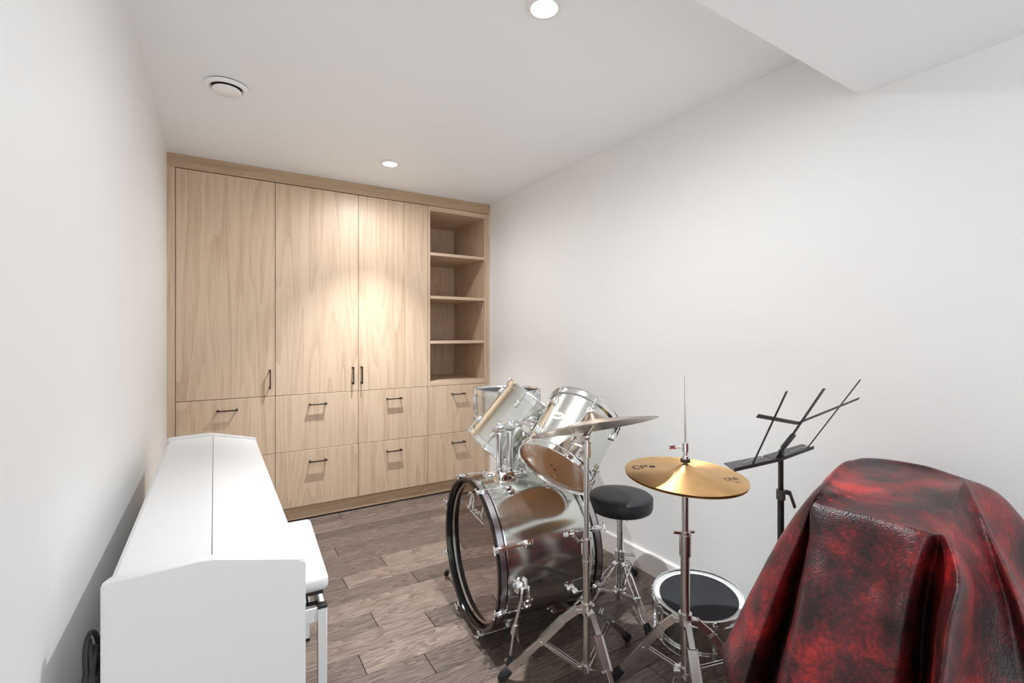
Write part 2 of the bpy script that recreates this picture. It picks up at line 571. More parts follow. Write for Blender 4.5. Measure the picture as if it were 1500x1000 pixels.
def pull(parent, c, horizontal, L=0.114):
    """slim square bar on two posts, standing 30 mm off the face; c is the middle of the bar on the face"""
    bm = BM()
    w = 0.0075
    cx, cz = c
    y = YB - 0.030
    if horizontal:
        box(bm, (cx - L / 2, y - 0.005, cz - w / 2), (cx + L / 2, y + 0.007, cz + w / 2), 0.001, 1)
        for s in (-1, 1):
            x = cx + s * (L / 2 - 0.007)
            box(bm, (x - w / 2, y, cz - w / 2), (x + w / 2, YB, cz + w / 2))
            rod(bm, (x, YB - 0.003, cz), (x, YB, cz), 0.007)
    else:
        box(bm, (cx - w / 2, y - 0.005, cz - L / 2), (cx + w / 2, y + 0.007, cz + L / 2), 0.001, 1)
        for s in (-1, 1):
            z = cz + s * (L / 2 - 0.007)
            box(bm, (cx - w / 2, y, z - w / 2), (cx + w / 2, YB, z + w / 2))
            rod(bm, (cx, YB - 0.003, z), (cx, YB, z), 0.007)
    bm2 = fin('handle', bm, M['bronze'], parent, 40, 'dark bronze bar pull')
    return bm2

def panel(name, x0, x1, z0, z1, parent, m):
    """a front panel whose mesh is centred on its own origin so its grain is its own"""
    c = V(((x0 + x1) / 2, YB + FRONT / 2, (z0 + z1) / 2))
    h = V(((x1 - x0) / 2 - G, FRONT / 2, (z1 - z0) / 2 - G))
    bm = BM(); box(bm, -h, h, 0.0012, 1)
    o = fin(name, bm, m, parent, 30)
    o.location = c
    return o

def child_pull(p, c, horizontal, L=0.114):
    h = pull(p, c, horizontal, L)
    h.location = -p.location
    return h

DR_Z = [0.770, 0.390]
HX = [0.068, 0.591, 1.115, 1.632]
def drawers(t, i):
    for (z0, z1), hz in zip(((Z_DR, Z_MID), (Z_KICK, Z_DR)), DR_Z):
        d = panel('drawer', EDGE[i], EDGE[i + 1], z0, z1, t, M['oak_v'])
        child_pull(d, (HX[i], hz), True)

WARD = ['tall oak cabinet with one door and two drawers, against the left wall',
        'oak cabinet in the middle whose door handle sits at its right edge beside another handle',
        'tall oak cabinet next to the open shelves with its door handle at the left edge']
DHX = [0.302, 0.820, 0.880]
for i in range(3):
    t = empty('tall_cabinet', WARD[i], 'cabinet', (0, 0, 0), None, 'built-in oak cabinets')
    x0, x1 = EDGE[i] + 0.001, EDGE[i + 1] - 0.001
    bm = BM()
    y0, y1 = YB + FRONT + 0.001, YB + D_CAB
    box(bm, (x0, y0, Z_KICK), (x0 + 0.017, y1, Z_TOP)); box(bm, (x1 - 0.017, y0, Z_KICK), (x1, y1, Z_TOP))
    box(bm, (x0, y0, Z_KICK), (x1, y1, Z_KICK + 0.017)); box(bm, (x0, y0, Z_TOP - 0.017), (x1, y1, Z_TOP))
    box(bm, (x0, y0, Z_MID - 0.009), (x1, y1, Z_MID + 0.009)); box(bm, (x0, y0, Z_DR - 0.009), (x1, y0 + 0.1, Z_DR + 0.009))
    box(bm, (x0, y1 - 0.008, Z_KICK), (x1, y1, Z_TOP))
    fin('carcass', bm, M['gap_shade'], t, 0)  # coloured near-black so the door gaps look shaded
    d = panel('door', EDGE[i], EDGE[i + 1], Z_MID, Z_TOP, t, M['oak_v'])
    child_pull(d, (DHX[i], 0.951), False, 0.122)
    drawers(t, i)

t = empty('shelf_cabinet', 'oak cabinet with four open shelf bays above two drawers, by the right wall', 'cabinet', (0, 0, 0), None, 'built-in oak cabinets')
x0, x1 = EDGE[3] + 0.001, EDGE[4] - 0.001
y1 = YB + D_CAB
def side(name, lo, hi, m):
    c = (V(lo) + V(hi)) / 2
    bm = BM(); box(bm, V(lo) - c, V(hi) - c, 0.0008, 1)
    o = fin(name, bm, m, t, 30); o.location = c
    return o
side('side_panel', (x0, YB, Z_MID), (x0 + 0.017, y1, Z_TOP), M['oak_v'])
side('side_panel', (x1 - 0.019, YB, Z_MID), (x1, y1, Z_TOP), M['oak_v'])
side('back_panel', (x0 + 0.017, y1 - 0.02, Z_MID), (x1 - 0.019, y1 - 0.008, Z_TOP), M['oak_v'])
side('top_panel', (x0 + 0.017, YB, Z_TOP - 0.036), (x1 - 0.019, y1 - 0.02, Z_TOP), M['oak_s'])
side('bottom_panel', (x0 + 0.017, YB, Z_MID + 0.002), (x1 - 0.019, y1 - 0.02, Z_MID + 0.036), M['oak_s'])
for z in (1.865, 1.533, 1.188):
    side('shelf', (x0 + 0.0175, YB + 0.004, z - 0.022), (x1 - 0.0195, y1 - 0.0205, z), M['oak_s'])
bm = BM(); box(bm, (x0, YB + FRONT + 0.001, Z_KICK), (x1, y1, Z_MID - 0.004))
fin('carcass', bm, M['gap_shade'], t, 0)  # same painted-in shade behind the drawer gaps
drawers(t, 3)

# ------------------------------------------------------------------ digital piano
t = empty('digital_piano', 'white closed digital piano standing along the left wall', 'piano', (0, 0, 0))
PX0, PX1, PXC = -0.165, 0.160, -0.004
PY0, PY1 = 1.06, 2.423
def end_panel(y0, y1):
    bm = BM()
    pts = [(PX0, 0.035), (PX1 - 0.03, 0.035), (PX1, 0.065)]
    # front top corner rounded, then up the slope to the ridge, down to the back
    for a in range(0, 91, 15):
        pts.append((PX1 - 0.014 + 0.014 * math.cos(math.radians(a)), 0.770 + 0.012 * math.sin(math.radians(a)) - 0.003))
    pts += [(PXC, 0.815), (PXC - 0.02, 0.8165), (-0.155, 0.813), (PX0, 0.806)]
    vs = extrude_poly(bm, [(x, y0, z) for x, z in pts], (0, y1 - y0, 0))
    es = [e for e in bm.edges if abs(e.verts[0].co.y - e.verts[1].co.y) < 1e-6]
    bmesh.ops.bevel(bm, geom=es, offset=0.0025, segments=2, affect='EDGES')
    return fin('end_panel', bm, M['piano'], t, 40)
end_panel(PY0, PY0 + 0.026)
end_panel(PY1 - 0.026, PY1)
def slab(name, prof, m, label=None):
    bm = BM()
    extrude_poly(bm, [(x, PY0 + 0.0265, z) for x, z in prof], (0, PY1 - PY0 - 0.053, 0))
    return fin(name, bm, m, t, 30, label)
slab('front_lid', [(PXC + 0.0007, 0.805), (PXC + 0.0007, 0.792), (PX1 - 0.012, 0.752), (PX1 - 0.004, 0.760), (PX1 - 0.004, 0.768), (PX1 - 0.010, 0.773)], M['piano'])
slab('top_lid', [(PXC - 0.0007, 0.792), (PXC - 0.0007, 0.8055), (-0.150, 0.803), (-0.158, 0.798), (-0.158, 0.786)], M['piano'])
slab('key_slip', [(PX1 - 0.022, 0.640), (PX1 - 0.004, 0.640), (PX1 - 0.004, 0.745), (PX1 - 0.022, 0.745)], M['piano'])
slab('key_bed', [(PX0 + 0.02, 0.618), (PX1 - 0.004, 0.618), (PX1 - 0.004, 0.640), (PX0 + 0.02, 0.640)], M['piano'])
slab('back_panel', [(PX0 + 0.005, 0.30), (PX0 + 0.02, 0.30), (PX0 + 0.02, 0.786), (PX0 + 0.005, 0.786)], M['piano'])
for y in (PY0, PY1 - 0.026):
    bm = BM(); box(bm, (PX0, y, 0.0), (PX1 + 0.02, y + 0.026, 0.035), 0.004)
    fin('foot_rail', bm, M['piano'], t)
for y in (1.68, 1.74, 1.80):
    bm = BM(); box(bm, (0.02, y - 0.012, 0.055), (0.11, y + 0.012, 0.065), 0.004)
    bar(bm, (0.02, y, 0.06), (-0.06, y, 0.075), 0.02, 0.01)
    fin('pedal', bm, M['steel'], t)
bm = BM(); box(bm, (-0.08, PY0 + 0.026, 0.04), (-0.05, PY1 - 0.026, 0.12), 0.002)
fin('pedal_board', bm, M['piano'], t)

# cable bundle hanging behind the piano
bm = BM()
cx, cy = -0.176, 1.085
pts = []
for i in range(150):
    a = i / 150
    ang = a * 2 * PI * 5
    pts.append((cx - 0.004 + 0.006 * math.cos(ang * 1.3), cy + 0.004 + 0.024 * math.cos(ang) - 0.010 * a, 0.665 + 0.06 * math.sin(ang) - 0.06 * a))
tube(bm, pts, 0.0042, 6)
cab = fin('cable', bm, M['rubber'], None, 60)
tag(cab, 'coiled black power cable hanging behind the near end of the white piano', 'cable')
bm = BM()
tube(bm, spline([(cx, cy, 0.66), (cx - 0.018, cy - 0.01, 0.52), (cx - 0.005, cy, 0.42), (cx - 0.012, cy + 0.01, 0.25), (cx - 0.003, cy + 0.04, 0.1), (cx - 0.01, cy + 0.12, 0.008), (cx - 0.005, cy + 0.5, 0.005)], 8), 0.0042, 6)
fin('loose_end', bm, M['rubber'], cab, 60)
bm = BM()
box(bm, (cx - 0.014, cy - 0.016, 0.640), (cx + 0.008, cy + 0.016, 0.655), 0.003)
fin('tie', bm, M['rubber'], cab)

# ------------------------------------------------------------------ piano bench
t = empty('piano_bench', 'white padded piano bench pushed under the piano', 'bench', (0.165, 1.845, 0), Quaternion((0, 0, 1), math.radians(-3.2)))
BL, BW = 0.262, 0.155
bm = BM(); box(bm, (-BW, -BL, 0.437), (BW, BL, 0.487), 0.016, 4)
fin('seat_pad', bm, M['white_vinyl'], t)
bm = BM(); box(bm, (-BW + 0.015, -BL + 0.015, 0.424), (BW - 0.015, BL - 0.015, 0.4365))
fin('seat_board', bm, M['black_metal'], t)
LW = 0.0135
LXO, LYO = 0.150 - LW, 0.262 - LW
for sx in (-1, 1):
    for sy in (-1, 1):
        bm = BM(); x, y = sx * LXO, sy * LYO
        box(bm, (x - LW, y - LW, 0.008), (x + LW, y + LW, 0.384), 0.0015, 1)
        l = fin('leg', bm, M['piano'], t)
        bm = BM(); box(bm, (x - LW - 0.0005, y - LW - 0.0005, 0.384), (x + LW + 0.0005, y + LW + 0.0005, 0.393), 0.001, 1)
        fin('end_cap', bm, M['rubber'], l, label='black plastic cap')
        bm = BM(); box(bm, (x - LW - 0.0005, y - LW - 0.0005, 0), (x + LW + 0.0005, y + LW + 0.0005, 0.012), 0.001, 1)
        fin('foot', bm, M['rubber'], l, label='black rubber foot')
for s in (-1, 1):
    obox('long_rail', (s * LXO - 0.009, -LYO + LW, 0.345), (s * LXO + 0.009, LYO - LW, 0.388), M['piano'], t, 0.001, 1)
    obox('end_rail', (-LXO + LW, s * LYO - 0.009, 0.345), (LXO - LW, s * LYO + 0.009, 0.388), M['piano'], t, 0.001, 1)
for sx in (-1, 1):
    bm = BM()
    x = sx * 0.10
    bar(bm, (x, -0.20, 0.375), (x, 0.12, 0.424), 0.016, 0.004, (0, 0, 1))
    bar(bm, (x + 0.006, 0.20, 0.375), (x + 0.006, -0.12, 0.424), 0.016, 0.004, (0, 0, 1))
    fin('scissor_arm', bm, M['black_metal'], t)
bm = BM()
for y in (-0.20, 0.20):
    rod(bm, (-LXO, y, 0.375), (LXO, y, 0.375), 0.006)
rod(bm, (0, -0.2, 0.377), (0, 0.2, 0.377), 0.006)
fin('lift_rods', bm, M['black_metal'], t)

# ------------------------------------------------------------------ drum building
def circ(r, k, n, z=0, off=0.0):
    a = 2 * PI * k / n + off
    return V((r * math.cos(a), r * math.sin(a), z))

def hoop(name, t, r, z, up, m=None):
    """triple flanged hoop round a head; up=+1 for the top, -1 for the bottom"""
    prof = [(r + 0.002, -0.014), (r + 0.011, -0.014), (r + 0.011, -0.0115), (r + 0.005, -0.0105), (r + 0.005, 0.010), (r + 0.010, 0.0125), (r + 0.009, 0.0150), (r + 0.003, 0.0135), (r + 0.002, 0.011)]
    bm = BM(); lathe(bm, [(a, z + up * b) for a, b in prof], 72, None, True)
    return fin(name, bm, m or M['hoop_chrome'], t, 35)

def drum(name, label, r, L, nl, q, loc, top_mat, bot_mat, off, tube_lugs=False, group=None, cat='drum', badge=None):
    t = empty(name, label, cat, loc, q, group)
    bm = BM(); lathe(bm, [(r, 0.004), (r, L - 0.004), (r - 0.007, L), (r - 0.007, 0)], 72, None, True)
    fin('shell', bm, M['shell'], t, 35)
    for nm, z, m, s in (('batter_head', L, top_mat, 1), ('resonant_head', 0.0, bot_mat, -1)):
        bm = BM(); lathe(bm, [(0, z + s * 0.0022), (r - 0.004, z + s * 0.0022), (r + 0.0015, z - s * 0.004), (r + 0.0045, z - s * 0.004), (r + 0.0045, z - s * 0.010), (r + 0.001, z - s * 0.010), (r + 0.001, z), (0, z)], 72)
        fin(nm, bm, m, t, 30)
    hoop('top_hoop', t, r, L, 1); hoop('bottom_hoop', t, r, 0, -1)
    for k in range(nl):
        a = off + 2 * PI * k / nl
        R = Matrix.Rotation(a, 4, 'Z')
        bm = BM()
        if tube_lugs:
            rod(bm, R @ V((r + 0.011, 0, 0.028)), R @ V((r + 0.011, 0, L - 0.028)), 0.0045, 10)
            for z in (0.030, L - 0.030):
                ball(bm, R @ V((r + 0.011, 0, z)), 0.0065, 10)
                rod(bm, R @ V((r - 0.001, 0, z)), R @ V((r + 0.010, 0, z)), 0.004, 8)
            lg = fin('lug', bm, M['chrome'], t)
            jobs = [(lg, L - 0.028, L + 0.006), (lg, 0.028, -0.006)]
        else:
            bm.free()
            jobs = []
            for z0, z1, za, zb in ((L - 0.078, L - 0.040, L - 0.045, L + 0.006), (0.040, 0.078, 0.045, -0.006)):
                bm = BM()
                box(bm, (r - 0.002, -0.010, z0), (r + 0.017, 0.010, z1), 0.006, 3, R)
                jobs.append((fin('lug', bm, M['chrome'], t), za, zb))
        for lg, za, zb in jobs:
            bm = BM()
            rod(bm, R @ V((r + 0.011, 0, za)), R @ V((r + 0.011, 0, zb)), 0.0028, 8)
            s = 1 if zb > za else -1
            box(bm, (r + 0.007, -0.004, min(zb, zb + s * 0.009)), (r + 0.015, 0.004, max(zb, zb + s * 0.009)), 0, 1, R)
            box(bm, (r + 0.003, -0.008, min(zb - s * 0.006, zb)), (r + 0.016, 0.008, max(zb - s * 0.006, zb)), 0.002, 1, R)
            fin('tension_rod', bm, M['chrome'], lg)
    if badge is not None:
        R = Matrix.Rotation(badge[0], 4, 'Z')
        bm = BM()
        n = 28
        pts = []
        for k in range(n):
            ang = 2 * PI * k / n
            th = 0.030 * math.cos(ang) / r
            pts.append((th, badge[1] + 0.019 * math.sin(ang)))
        a = [bm.verts.new(R @ V(((r + 0.002) * math.cos(th), (r + 0.002) * math.sin(th), z))) for th, z in pts]
        bb = [bm.verts.new(R @ V(((r - 0.001) * math.cos(th), (r - 0.001) * math.sin(th), z))) for th, z in pts]
        bm.faces.new(a)
        for k in range(n):
            bm.faces.new((a[k], bb[k], bb[(k + 1) % n], a[(k + 1) % n]))
        bd = fin('badge', bm, M['badge'], t, 30, 'small oval maker badge')
        letters(bd, 'Pearl', lambda x, y: R @ V(((r + 0.0028) * math.cos(-x / r), (r + 0.0028) * math.sin(-x / r), badge[1] + y)), 0.0105, M['print_dark'])
    return t

# little stroke alphabet, drawn as flat ribbons: (strokes in a unit box, advance)
GLYPH = {
    'P': ([[(0, 0), (0, 1), (.45, 1), (.6, .85), (.6, .65), (.45, .5), (0, .5)]], .8),
    'e': ([[(0, .32), (.5, .32), (.48, .5), (.3, .62), (.1, .55), (0, .35), (.06, .1), (.28, 0), (.5, .08)]], .68),
    'a': ([[(.45, .6), (.2, .62), (.03, .45), (.03, .15), (.18, 0), (.38, .08), (.47, .3), (.47, .6), (.47, .1), (.55, 0)]], .72),
    'r': ([[(0, .6), (0, 0)], [(0, .38), (.15, .58), (.36, .6)]], .5),
    'l': ([[(.05, 1), (.05, .08), (.16, 0)]], .3),
    'C': ([[(.6, .85), (.4, 1), (.15, .95), (0, .7), (0, .3), (.15, .05), (.4, 0), (.6, .15)]], .8),
    'X': ([[(0, 0), (.6, 1)], [(0, 1), (.6, 0)]], .8),
    'W': ([[(0, 1), (.18, 0), (.36, .7), (.54, 0), (.72, 1)]], .95),
    'R': ([[(0, 0), (0, 1), (.45, 1), (.6, .82), (.45, .5), (0, .5)], [(.3, .5), (.6, 0)]], .8),
}
def ribbon(bm, pts, w, f):
    pts = [V((p[0], p[1], 0)) for p in pts]
    n = len(pts)
    prev = None
    for i, p in enumerate(pts):
        tdir = (pts[min(i + 1, n - 1)] - pts[max(i - 1, 0)])
        if tdir.length < 1e-9:
            tdir = V((1, 0, 0))
        tdir.normalize()
        nn = V((-tdir.y, tdir.x, 0))
        ww = (w[i] if isinstance(w, (list, tuple)) else w) / 2
        a, b = p + nn * ww, p - nn * ww
        cur = (bm.verts.new(f(a.x, a.y)), bm.verts.new(f(b.x, b.y)))
        if prev:
            bm.faces.new((prev[0], prev[1], cur[1], cur[0]))
        prev = cur

def letters(parent, text, f, h, m, label=None):
    bm = BM()
    tot = sum(GLYPH[c][1] for c in text) * h
    x = -tot / 2
    for c in text:
        st, adv = GLYPH[c]
        for s in st:
            ribbon(bm, [(x + px * h, (py - 0.5) * h) for px, py in s], h * 0.14, f)
        x += adv * h
    return fin('lettering', bm, m, parent, 0, label, False)

def q_to(n, spin=0.0):
    """quaternion turning +z to n, then spun about n"""
    n = V(n).normalized()
    return n.to_track_quat('Z', 'Y') @ Quaternion((0, 0, 1), spin)

# ------------------------------------------------------------------ bass drum
AX = V((math.cos(3.05), math.sin(3.05), 0))            # out of the front head
BC = V((0.912, 1.806, 0.323))
Zl = AX; Yl = V((0, 0, 1)); Xl = Yl.cross(Zl)
bq = Matrix((Xl, Yl, Zl)).transposed().to_quaternion()
bass = empty('bass_drum', 'big silver bass drum lying on its side with a glossy dark front head', 'bass drum', BC, bq)
BR, BLn = 0.281, 0.471                                 # shell radius, overall length; local z from 0 (front) to -BLn
bm = BM(); lathe(bm, [(BR, -0.03), (BR, -BLn + 0.03), (BR - 0.008, -BLn + 0.026), (BR - 0.008, -0.026)], 112, None, True)
fin('shell', bm, M['shell'], bass, 35)
for nm, z, s, m in (('front_head', -0.030, 1, M['head_mirror']), ('back_head', -BLn + 0.030, -1, M['head_white'])):
    bm = BM(); lathe(bm, [(0, z), (BR - 0.012, z), (BR - 0.004, z + s * 0.004), (BR + 0.004, z - s * 0.008), (BR + 0.004, z - s * 0.018)], 112)
    o = fin(nm, bm, m, bass, 25)
    if s > 0:
        head = o; head['label'] = 'glossy dark mirror-like front head with white script'
for nm, z0, s in (('front_hoop', 0.0, -1), ('back_hoop', -BLn, 1)):
    prof = [(0.2875, 0.0), (0.3000, 0.0), (0.3025, 0.003), (0.3025, 0.036), (0.3005, 0.0385), (0.2875, 0.0385), (0.2860, 0.036), (0.2860, 0.003)]
    bm = BM(); lathe(bm, [(a, z0 + s * b) for a, b in prof], 112, None, True)
    h = fin(nm, bm, M['hoop_black'], bass, 35, label='black lacquered hoop')
    bm = BM(); lathe(bm, [(0.3020, z0 + s * 0.008), (0.3034, z0 + s * 0.008), (0.3034, z0 + s * 0.031), (0.3020, z0 + s * 0.031)], 112, None, True)
    fin('inlay', bm, M['inlay'], h, 35, label='brushed silver inlay band')
    bm = BM(); lathe(bm, [(0.2825, z0 + s * 0.0390), (0.2985, z0 + s * 0.0390), (0.2990, z0 + s * 0.0445), (0.2870, z0 + s * 0.0460), (0.2825, z0 + s * 0.0470)], 112, None, True)
    fin('head_rim', bm, M['hoop_chrome'], h, 35, label='bright metal head rim')
for k in range(8):
    a = PI / 2 + math.radians(22.5) + k * PI / 4
    R = Matrix.Rotation(a, 4, 'Z')
    for zf, s in ((0.0, -1), (-BLn, 1)):
        bm = BM()
        zz = lambda d: zf + s * d
        def bx(r0, r1, w, d0, d1, bev=0.002):
            box(bm, (r0, -w, min(zz(d0), zz(d1))), (r1, w, max(zz(d0), zz(d1))), bev, 1, R)
        bx(0.3036, 0.3090, 0.011, -0.004, 0.042, 0.002)
        bx(0.2930, 0.3090, 0.010, -0.008, -0.0008, 0.002)
        bx(0.3085, 0.3170, 0.007, -0.004, 0.036, 0.003)
        cl = fin('claw', bm, M['chrome'], bass)
        bm = BM()
        low = (k == 7 and s > 0)                           # the low-profile lug that sits under the near tom
        rod(bm, R @ V((0.3125, 0, zz(-0.014))), R @ V((0.3125, 0, zz(0.135 if not low else 0.050))), 0.0032, 8)
        rod(bm, R @ V((0.3125, -0.014, zz(-0.014))), R @ V((0.3125, 0.014, zz(-0.014))), 0.0035, 8)
        ball(bm, R @ V((0.3125, -0.013, zz(-0.014))), 0.005, 8); ball(bm, R @ V((0.3125, 0.013, zz(-0.014))), 0.005, 8)
        fin('tension_rod', bm, M['chrome'], cl)
        bm = BM()
        bx(BR - 0.002, BR + (0.018 if not low else 0.002), 0.013, 0.120, 0.158, 0.005 if not low else 0.002)
        if not low:
            bx(BR + 0.010, BR + 0.036, 0.0085, 0.112, 0.140, 0.005)
        fin('lug', bm, M['chrome'], bass)
# the white script on the front head
SCRIPT = [([(-0.041, 0.2221), (-0.0465, 0.2039), (-0.0565, 0.1862), (-0.07, 0.1642), (-0.0847, 0.1537), (-0.0985, 0.1571), (-0.1043, 0.1657)], [.011, .014, .015, .013, .008, .005, .004]),
          ([(-0.0773, 0.206), (-0.079, 0.2128), (-0.0689, 0.2221), (-0.0521, 0.2292), (-0.0366, 0.2292), (-0.0219, 0.2197), (-0.0176, 0.2066), (-0.0219, 0.1961), (-0.0344, 0.1859), (-0.0493, 0.1832)], [.003, .004, .005, .005, .006, .010, .013, .011, .007, .004]),
          ([(-0.0328, 0.1700), (-0.0149, 0.1764), (-0.0181, 0.1829), (-0.03, 0.1791), (-0.0366, 0.1697), (-0.0311, 0.1616), (-0.0127, 0.1648)], .0052),
          ([(0.017, 0.176), (0.0022, 0.1718), (-0.0042, 0.1629), (0.0033, 0.1589), (0.0138, 0.1649), (0.0191, 0.1757), (0.0211, 0.1653), (0.0294, 0.1625)], .0055),
          ([(0.0326, 0.1761), (0.0336, 0.1644), (0.0377, 0.1584)], .0062),
          ([(0.0346, 0.1658), (0.0438, 0.1748), (0.053, 0.1759), (0.057, 0.1703), (0.0621, 0.1640)], .0056),
          ([(0.083, 0.2065), (0.0751, 0.1862), (0.0666, 0.1676), (0.0651, 0.1592), (0.079, 0.1597)], [.011, .0095, .008, .006, .004]),
          ([(-0.0604, 0.1508), (0.084, 0.1401)], .0062)]
bm = BM()
for pts, w in SCRIPT:
    if len(pts) > 3:
        n = len(pts)
        sp = spline([(p[0], p[1], 0) for p in pts], 5)
        ww = w * 1.45 if not isinstance(w, list) else [1.4 * q for q in [w[min(i // 5, n - 1)] * (1 - (i % 5) / 5) + w[min(i // 5 + 1, n - 1)] * (i % 5) / 5 for i in range(len(sp))]]
        ribbon(bm, [(p.x, p.y) for p in sp], ww, lambda x, y: V((x, y, -0.0288)))
    else:
        ribbon(bm, pts, w * 1.45, lambda x, y: V((x, y, -0.0288)))
fin('lettering', bm, M['print_white'], head, 0, 'white script lettering with an underline', False)

def wl(p):
    """world point to bass drum local"""
    return bq.inverted() @ (V(p) - BC)
def on_bass(bm):
    Mi = bq.inverted().to_matrix().to_4x4() @ Matrix.Translation(-BC)
    bmesh.ops.transform(bm, matrix=Mi, verts=bm.verts)
# spurs
for hinge, mid, foot, out in ((V((0.985, 1.523, 0.285)), V((0.950, 1.512, 0.12)), V((0.928, 1.508, 0.012)), V((-0.1, -1, 0))),
                              (V((1.010, 2.085, 0.285)), V((1.006, 2.19, 0.12)), V((1.005, 2.245, 0.012)), V((0.1, 1, 0)))):
    up = V((0, 0, 1))
    h2 = hinge + out.normalized() * 0.03
    bm = BM()
    R = frame_z(out).to_4x4(); R.translation = hinge - out.normalized() * 0.018
    lathe(bm, [(0, 0), (0.036, 0), (0.040, 0.012), (0.034, 0.026), (0.022, 0.040), (0.012, 0.046), (0, 0.048)], 24, R)
    bar(bm, h2 + V((0, 0, 0.012)), h2 + V((-0.004, 0, -0.045)), 0.030, 0.022, (1, 0, 0), 0.006)
    bar(bm, h2 + V((0.022, 0, 0.006)), h2 + V((0.030, 0, -0.050)), 0.010, 0.012, (1, 0, 0), 0.003)
    on_bass(bm)
    sp = fin('spur', bm, M['chrome'], bass)
    bm = BM()
    rod(bm, h2 + V((0, 0, 0.0)), mid, 0.0085, 14)
    rod(bm, mid, mid + (mid - h2).normalized() * -0.035, 0.013, 14)
    d = (foot - mid).normalized()
    rod(bm, mid, foot, 0.0055, 12)
    bar(bm, mid + V((0.012, 0, 0.01)), mid + V((0.022, 0, -0.042)), 0.008, 0.010, (1, 0, 0), 0.002)
    on_bass(bm)
    fin('spur_rod', bm, M['chrome'], sp)
    bm = BM()
    rod(bm, foot - d * 0.035, foot + d * 0.0, 0.009, 14, 0.0125)
    on_bass(bm)
    fin('rubber_foot', bm, M['rubber'], sp)
# tom holder on top of the shell
TB = V((1.085, 1.800, 0.604))
bm = BM()
Rb = Matrix.Translation(TB) @ Matrix.Rotation(math.radians(-5), 4, 'Z')
vs = box(bm, (-0.043, -0.036, -0.012), (0.043, 0.036, 0.035), 0.008, 2)
for v in vs:
    if v.co.z > 0:
        v.co.x *= 0.80; v.co.y *= 0.85
    v.co = Rb @ v.co
rod(bm, Rb @ V((0.034, 0, 0.022)), Rb @ V((0.062, -0.004, 0.024)), 0.005, 10)
bar(bm, Rb @ V((0.058, -0.016, 0.024)), Rb @ V((0.058, 0.016, 0.024)), 0.014, 0.005, None, 0.002)
on_bass(bm)
hb = fin('tom_holder', bm, M['chrome'], bass)
tubes = (((1.062, 1.806), 0.815), ((1.106, 1.793), 0.820))
for (x, y), zt in tubes:
    bm = BM()
    rod(bm, (x, y, 0.630), (x, y, zt), 0.0140, 20)
    rod(bm, (x, y, 0.634), (x, y, 0.652), 0.0190, 20)
    rod(bm, (x, y, zt - 0.030), (x, y, zt - 0.004), 0.0185, 20)
    on_bass(bm)
    fin('holder_tube', bm, M['chrome'], hb)
    bm = BM()
    c = V((x, y, zt + 0.018))
    ball(bm, c, 0.025, 16)
    box(bm, c + V((-0.020, -0.018, -0.028)), c + V((0.018, 0.018, 0.016)), 0.005, 1)
    rod(bm, c + V((-0.034, -0.006, -0.006)), c + V((0.034, -0.006, -0.006)), 0.0055, 10)
    bar(bm, c + V((-0.034, -0.006, -0.020)), c + V((-0.034, -0.006, 0.010)), 0.012, 0.006, None, 0.002)
    box(bm, c + V((0.026, -0.014, -0.014)), c + V((0.040, 0.004, 0.004)), 0.003, 1)
    on_bass(bm)
    fin('ball_clamp', bm, M['chrome'], hb)
    bm = BM(); bar(bm, V((x - 0.016, y - 0.01, 0.643)), V((x - 0.036, y - 0.012, 0.652)), 0.012, 0.006, None, 0.002)
    on_bass(bm)
    fin('clamp_lever', bm, M['chrome'], hb)
for a, b in (((1.110, 1.790, 0.842), (1.216, 1.826, 0.818)), ((1.062, 1.803, 0.838), (1.118, 1.750, 0.836))):
    bm = BM(); rod(bm, a, b, 0.0070, 12)
    on_bass(bm)
    fin('holder_arm', bm, M['chrome'], hb)

# ------------------------------------------------------------------ rack toms
T1A = V((0.554, -0.283, 0.783)).normalized()
T1C = V((1.190, 2.044, 0.672))
tom1 = drum('rack_tom', 'silver rack tom tipped over in front of the snare drum, its side facing out', 0.158, 0.298, 6,
            q_to(T1A, 0.0), T1C, M['head_white'], M['head_amber'], 0.5, group='silver rack toms')
T2A = V((0.713, 0.203, 0.672)).normalized()
T2C = V((1.180, 1.558, 0.699))
tom2 = drum('rack_tom', 'silver rack tom showing its amber bottom head under the tilted cymbal', 0.156, 0.276, 6,
            q_to(T2A, 0.0), T2C, M['head_white'], M['head_amber'], 0.25, group='silver rack toms', badge=(1.65, 0.14))

def place_local(t, C, A, p):
    q = t.rotation_quaternion
    return q.inverted() @ (V(p) - C)
# mounting cup on the side of tom 1, where the holder arm goes in
def cup(t, C, r, p, depth=0.05):
    lp = place_local(t, C, None, p)
    rad = V((lp.x, lp.y, 0)).normalized()
    base = rad * (r - 0.003) + V((0, 0, lp.z))
    R = frame_z(rad).to_4x4(); R.translation = base
    bm = BM()
    lathe(bm, [(0, 0), (0.044, 0), (0.046, 0.007), (0.038, 0.016), (0.030, depth - 0.006), (0.025, depth), (0.009, depth + 0.001), (0.009, depth - 0.01), (0, depth - 0.01)], 28, R)
    R2 = R @ Matrix.Translation(V((0, 0, 0.03)))
    rod(bm, R2 @ V((-0.040, 0, 0)), R2 @ V((0.0, 0, 0)), 0.006, 10)
    bar(bm, R2 @ V((-0.040, -0.016, 0)), R2 @ V((-0.040, 0.016, 0)), 0.013, 0.006, None, 0.002)
    return fin('mount_cup', bm, M['chrome'], t)
cup(tom1, T1C, 0.158, (1.262, 1.842, 0.812))
cup(tom2, T2C, 0.156, (1.150, 1.705, 0.835))
# two grey bolts seen on the bottom head of tom 2
for lx, ly in ((0.012, -0.02), (0.012, 0.012)):
    bm = BM(); rod(bm, (lx, ly, -0.0023), (lx, ly, -0.0036), 0.007, 16)
    fin('bolt', bm, M['bolt_grey'], tom2, label='small grey round bolt mark')

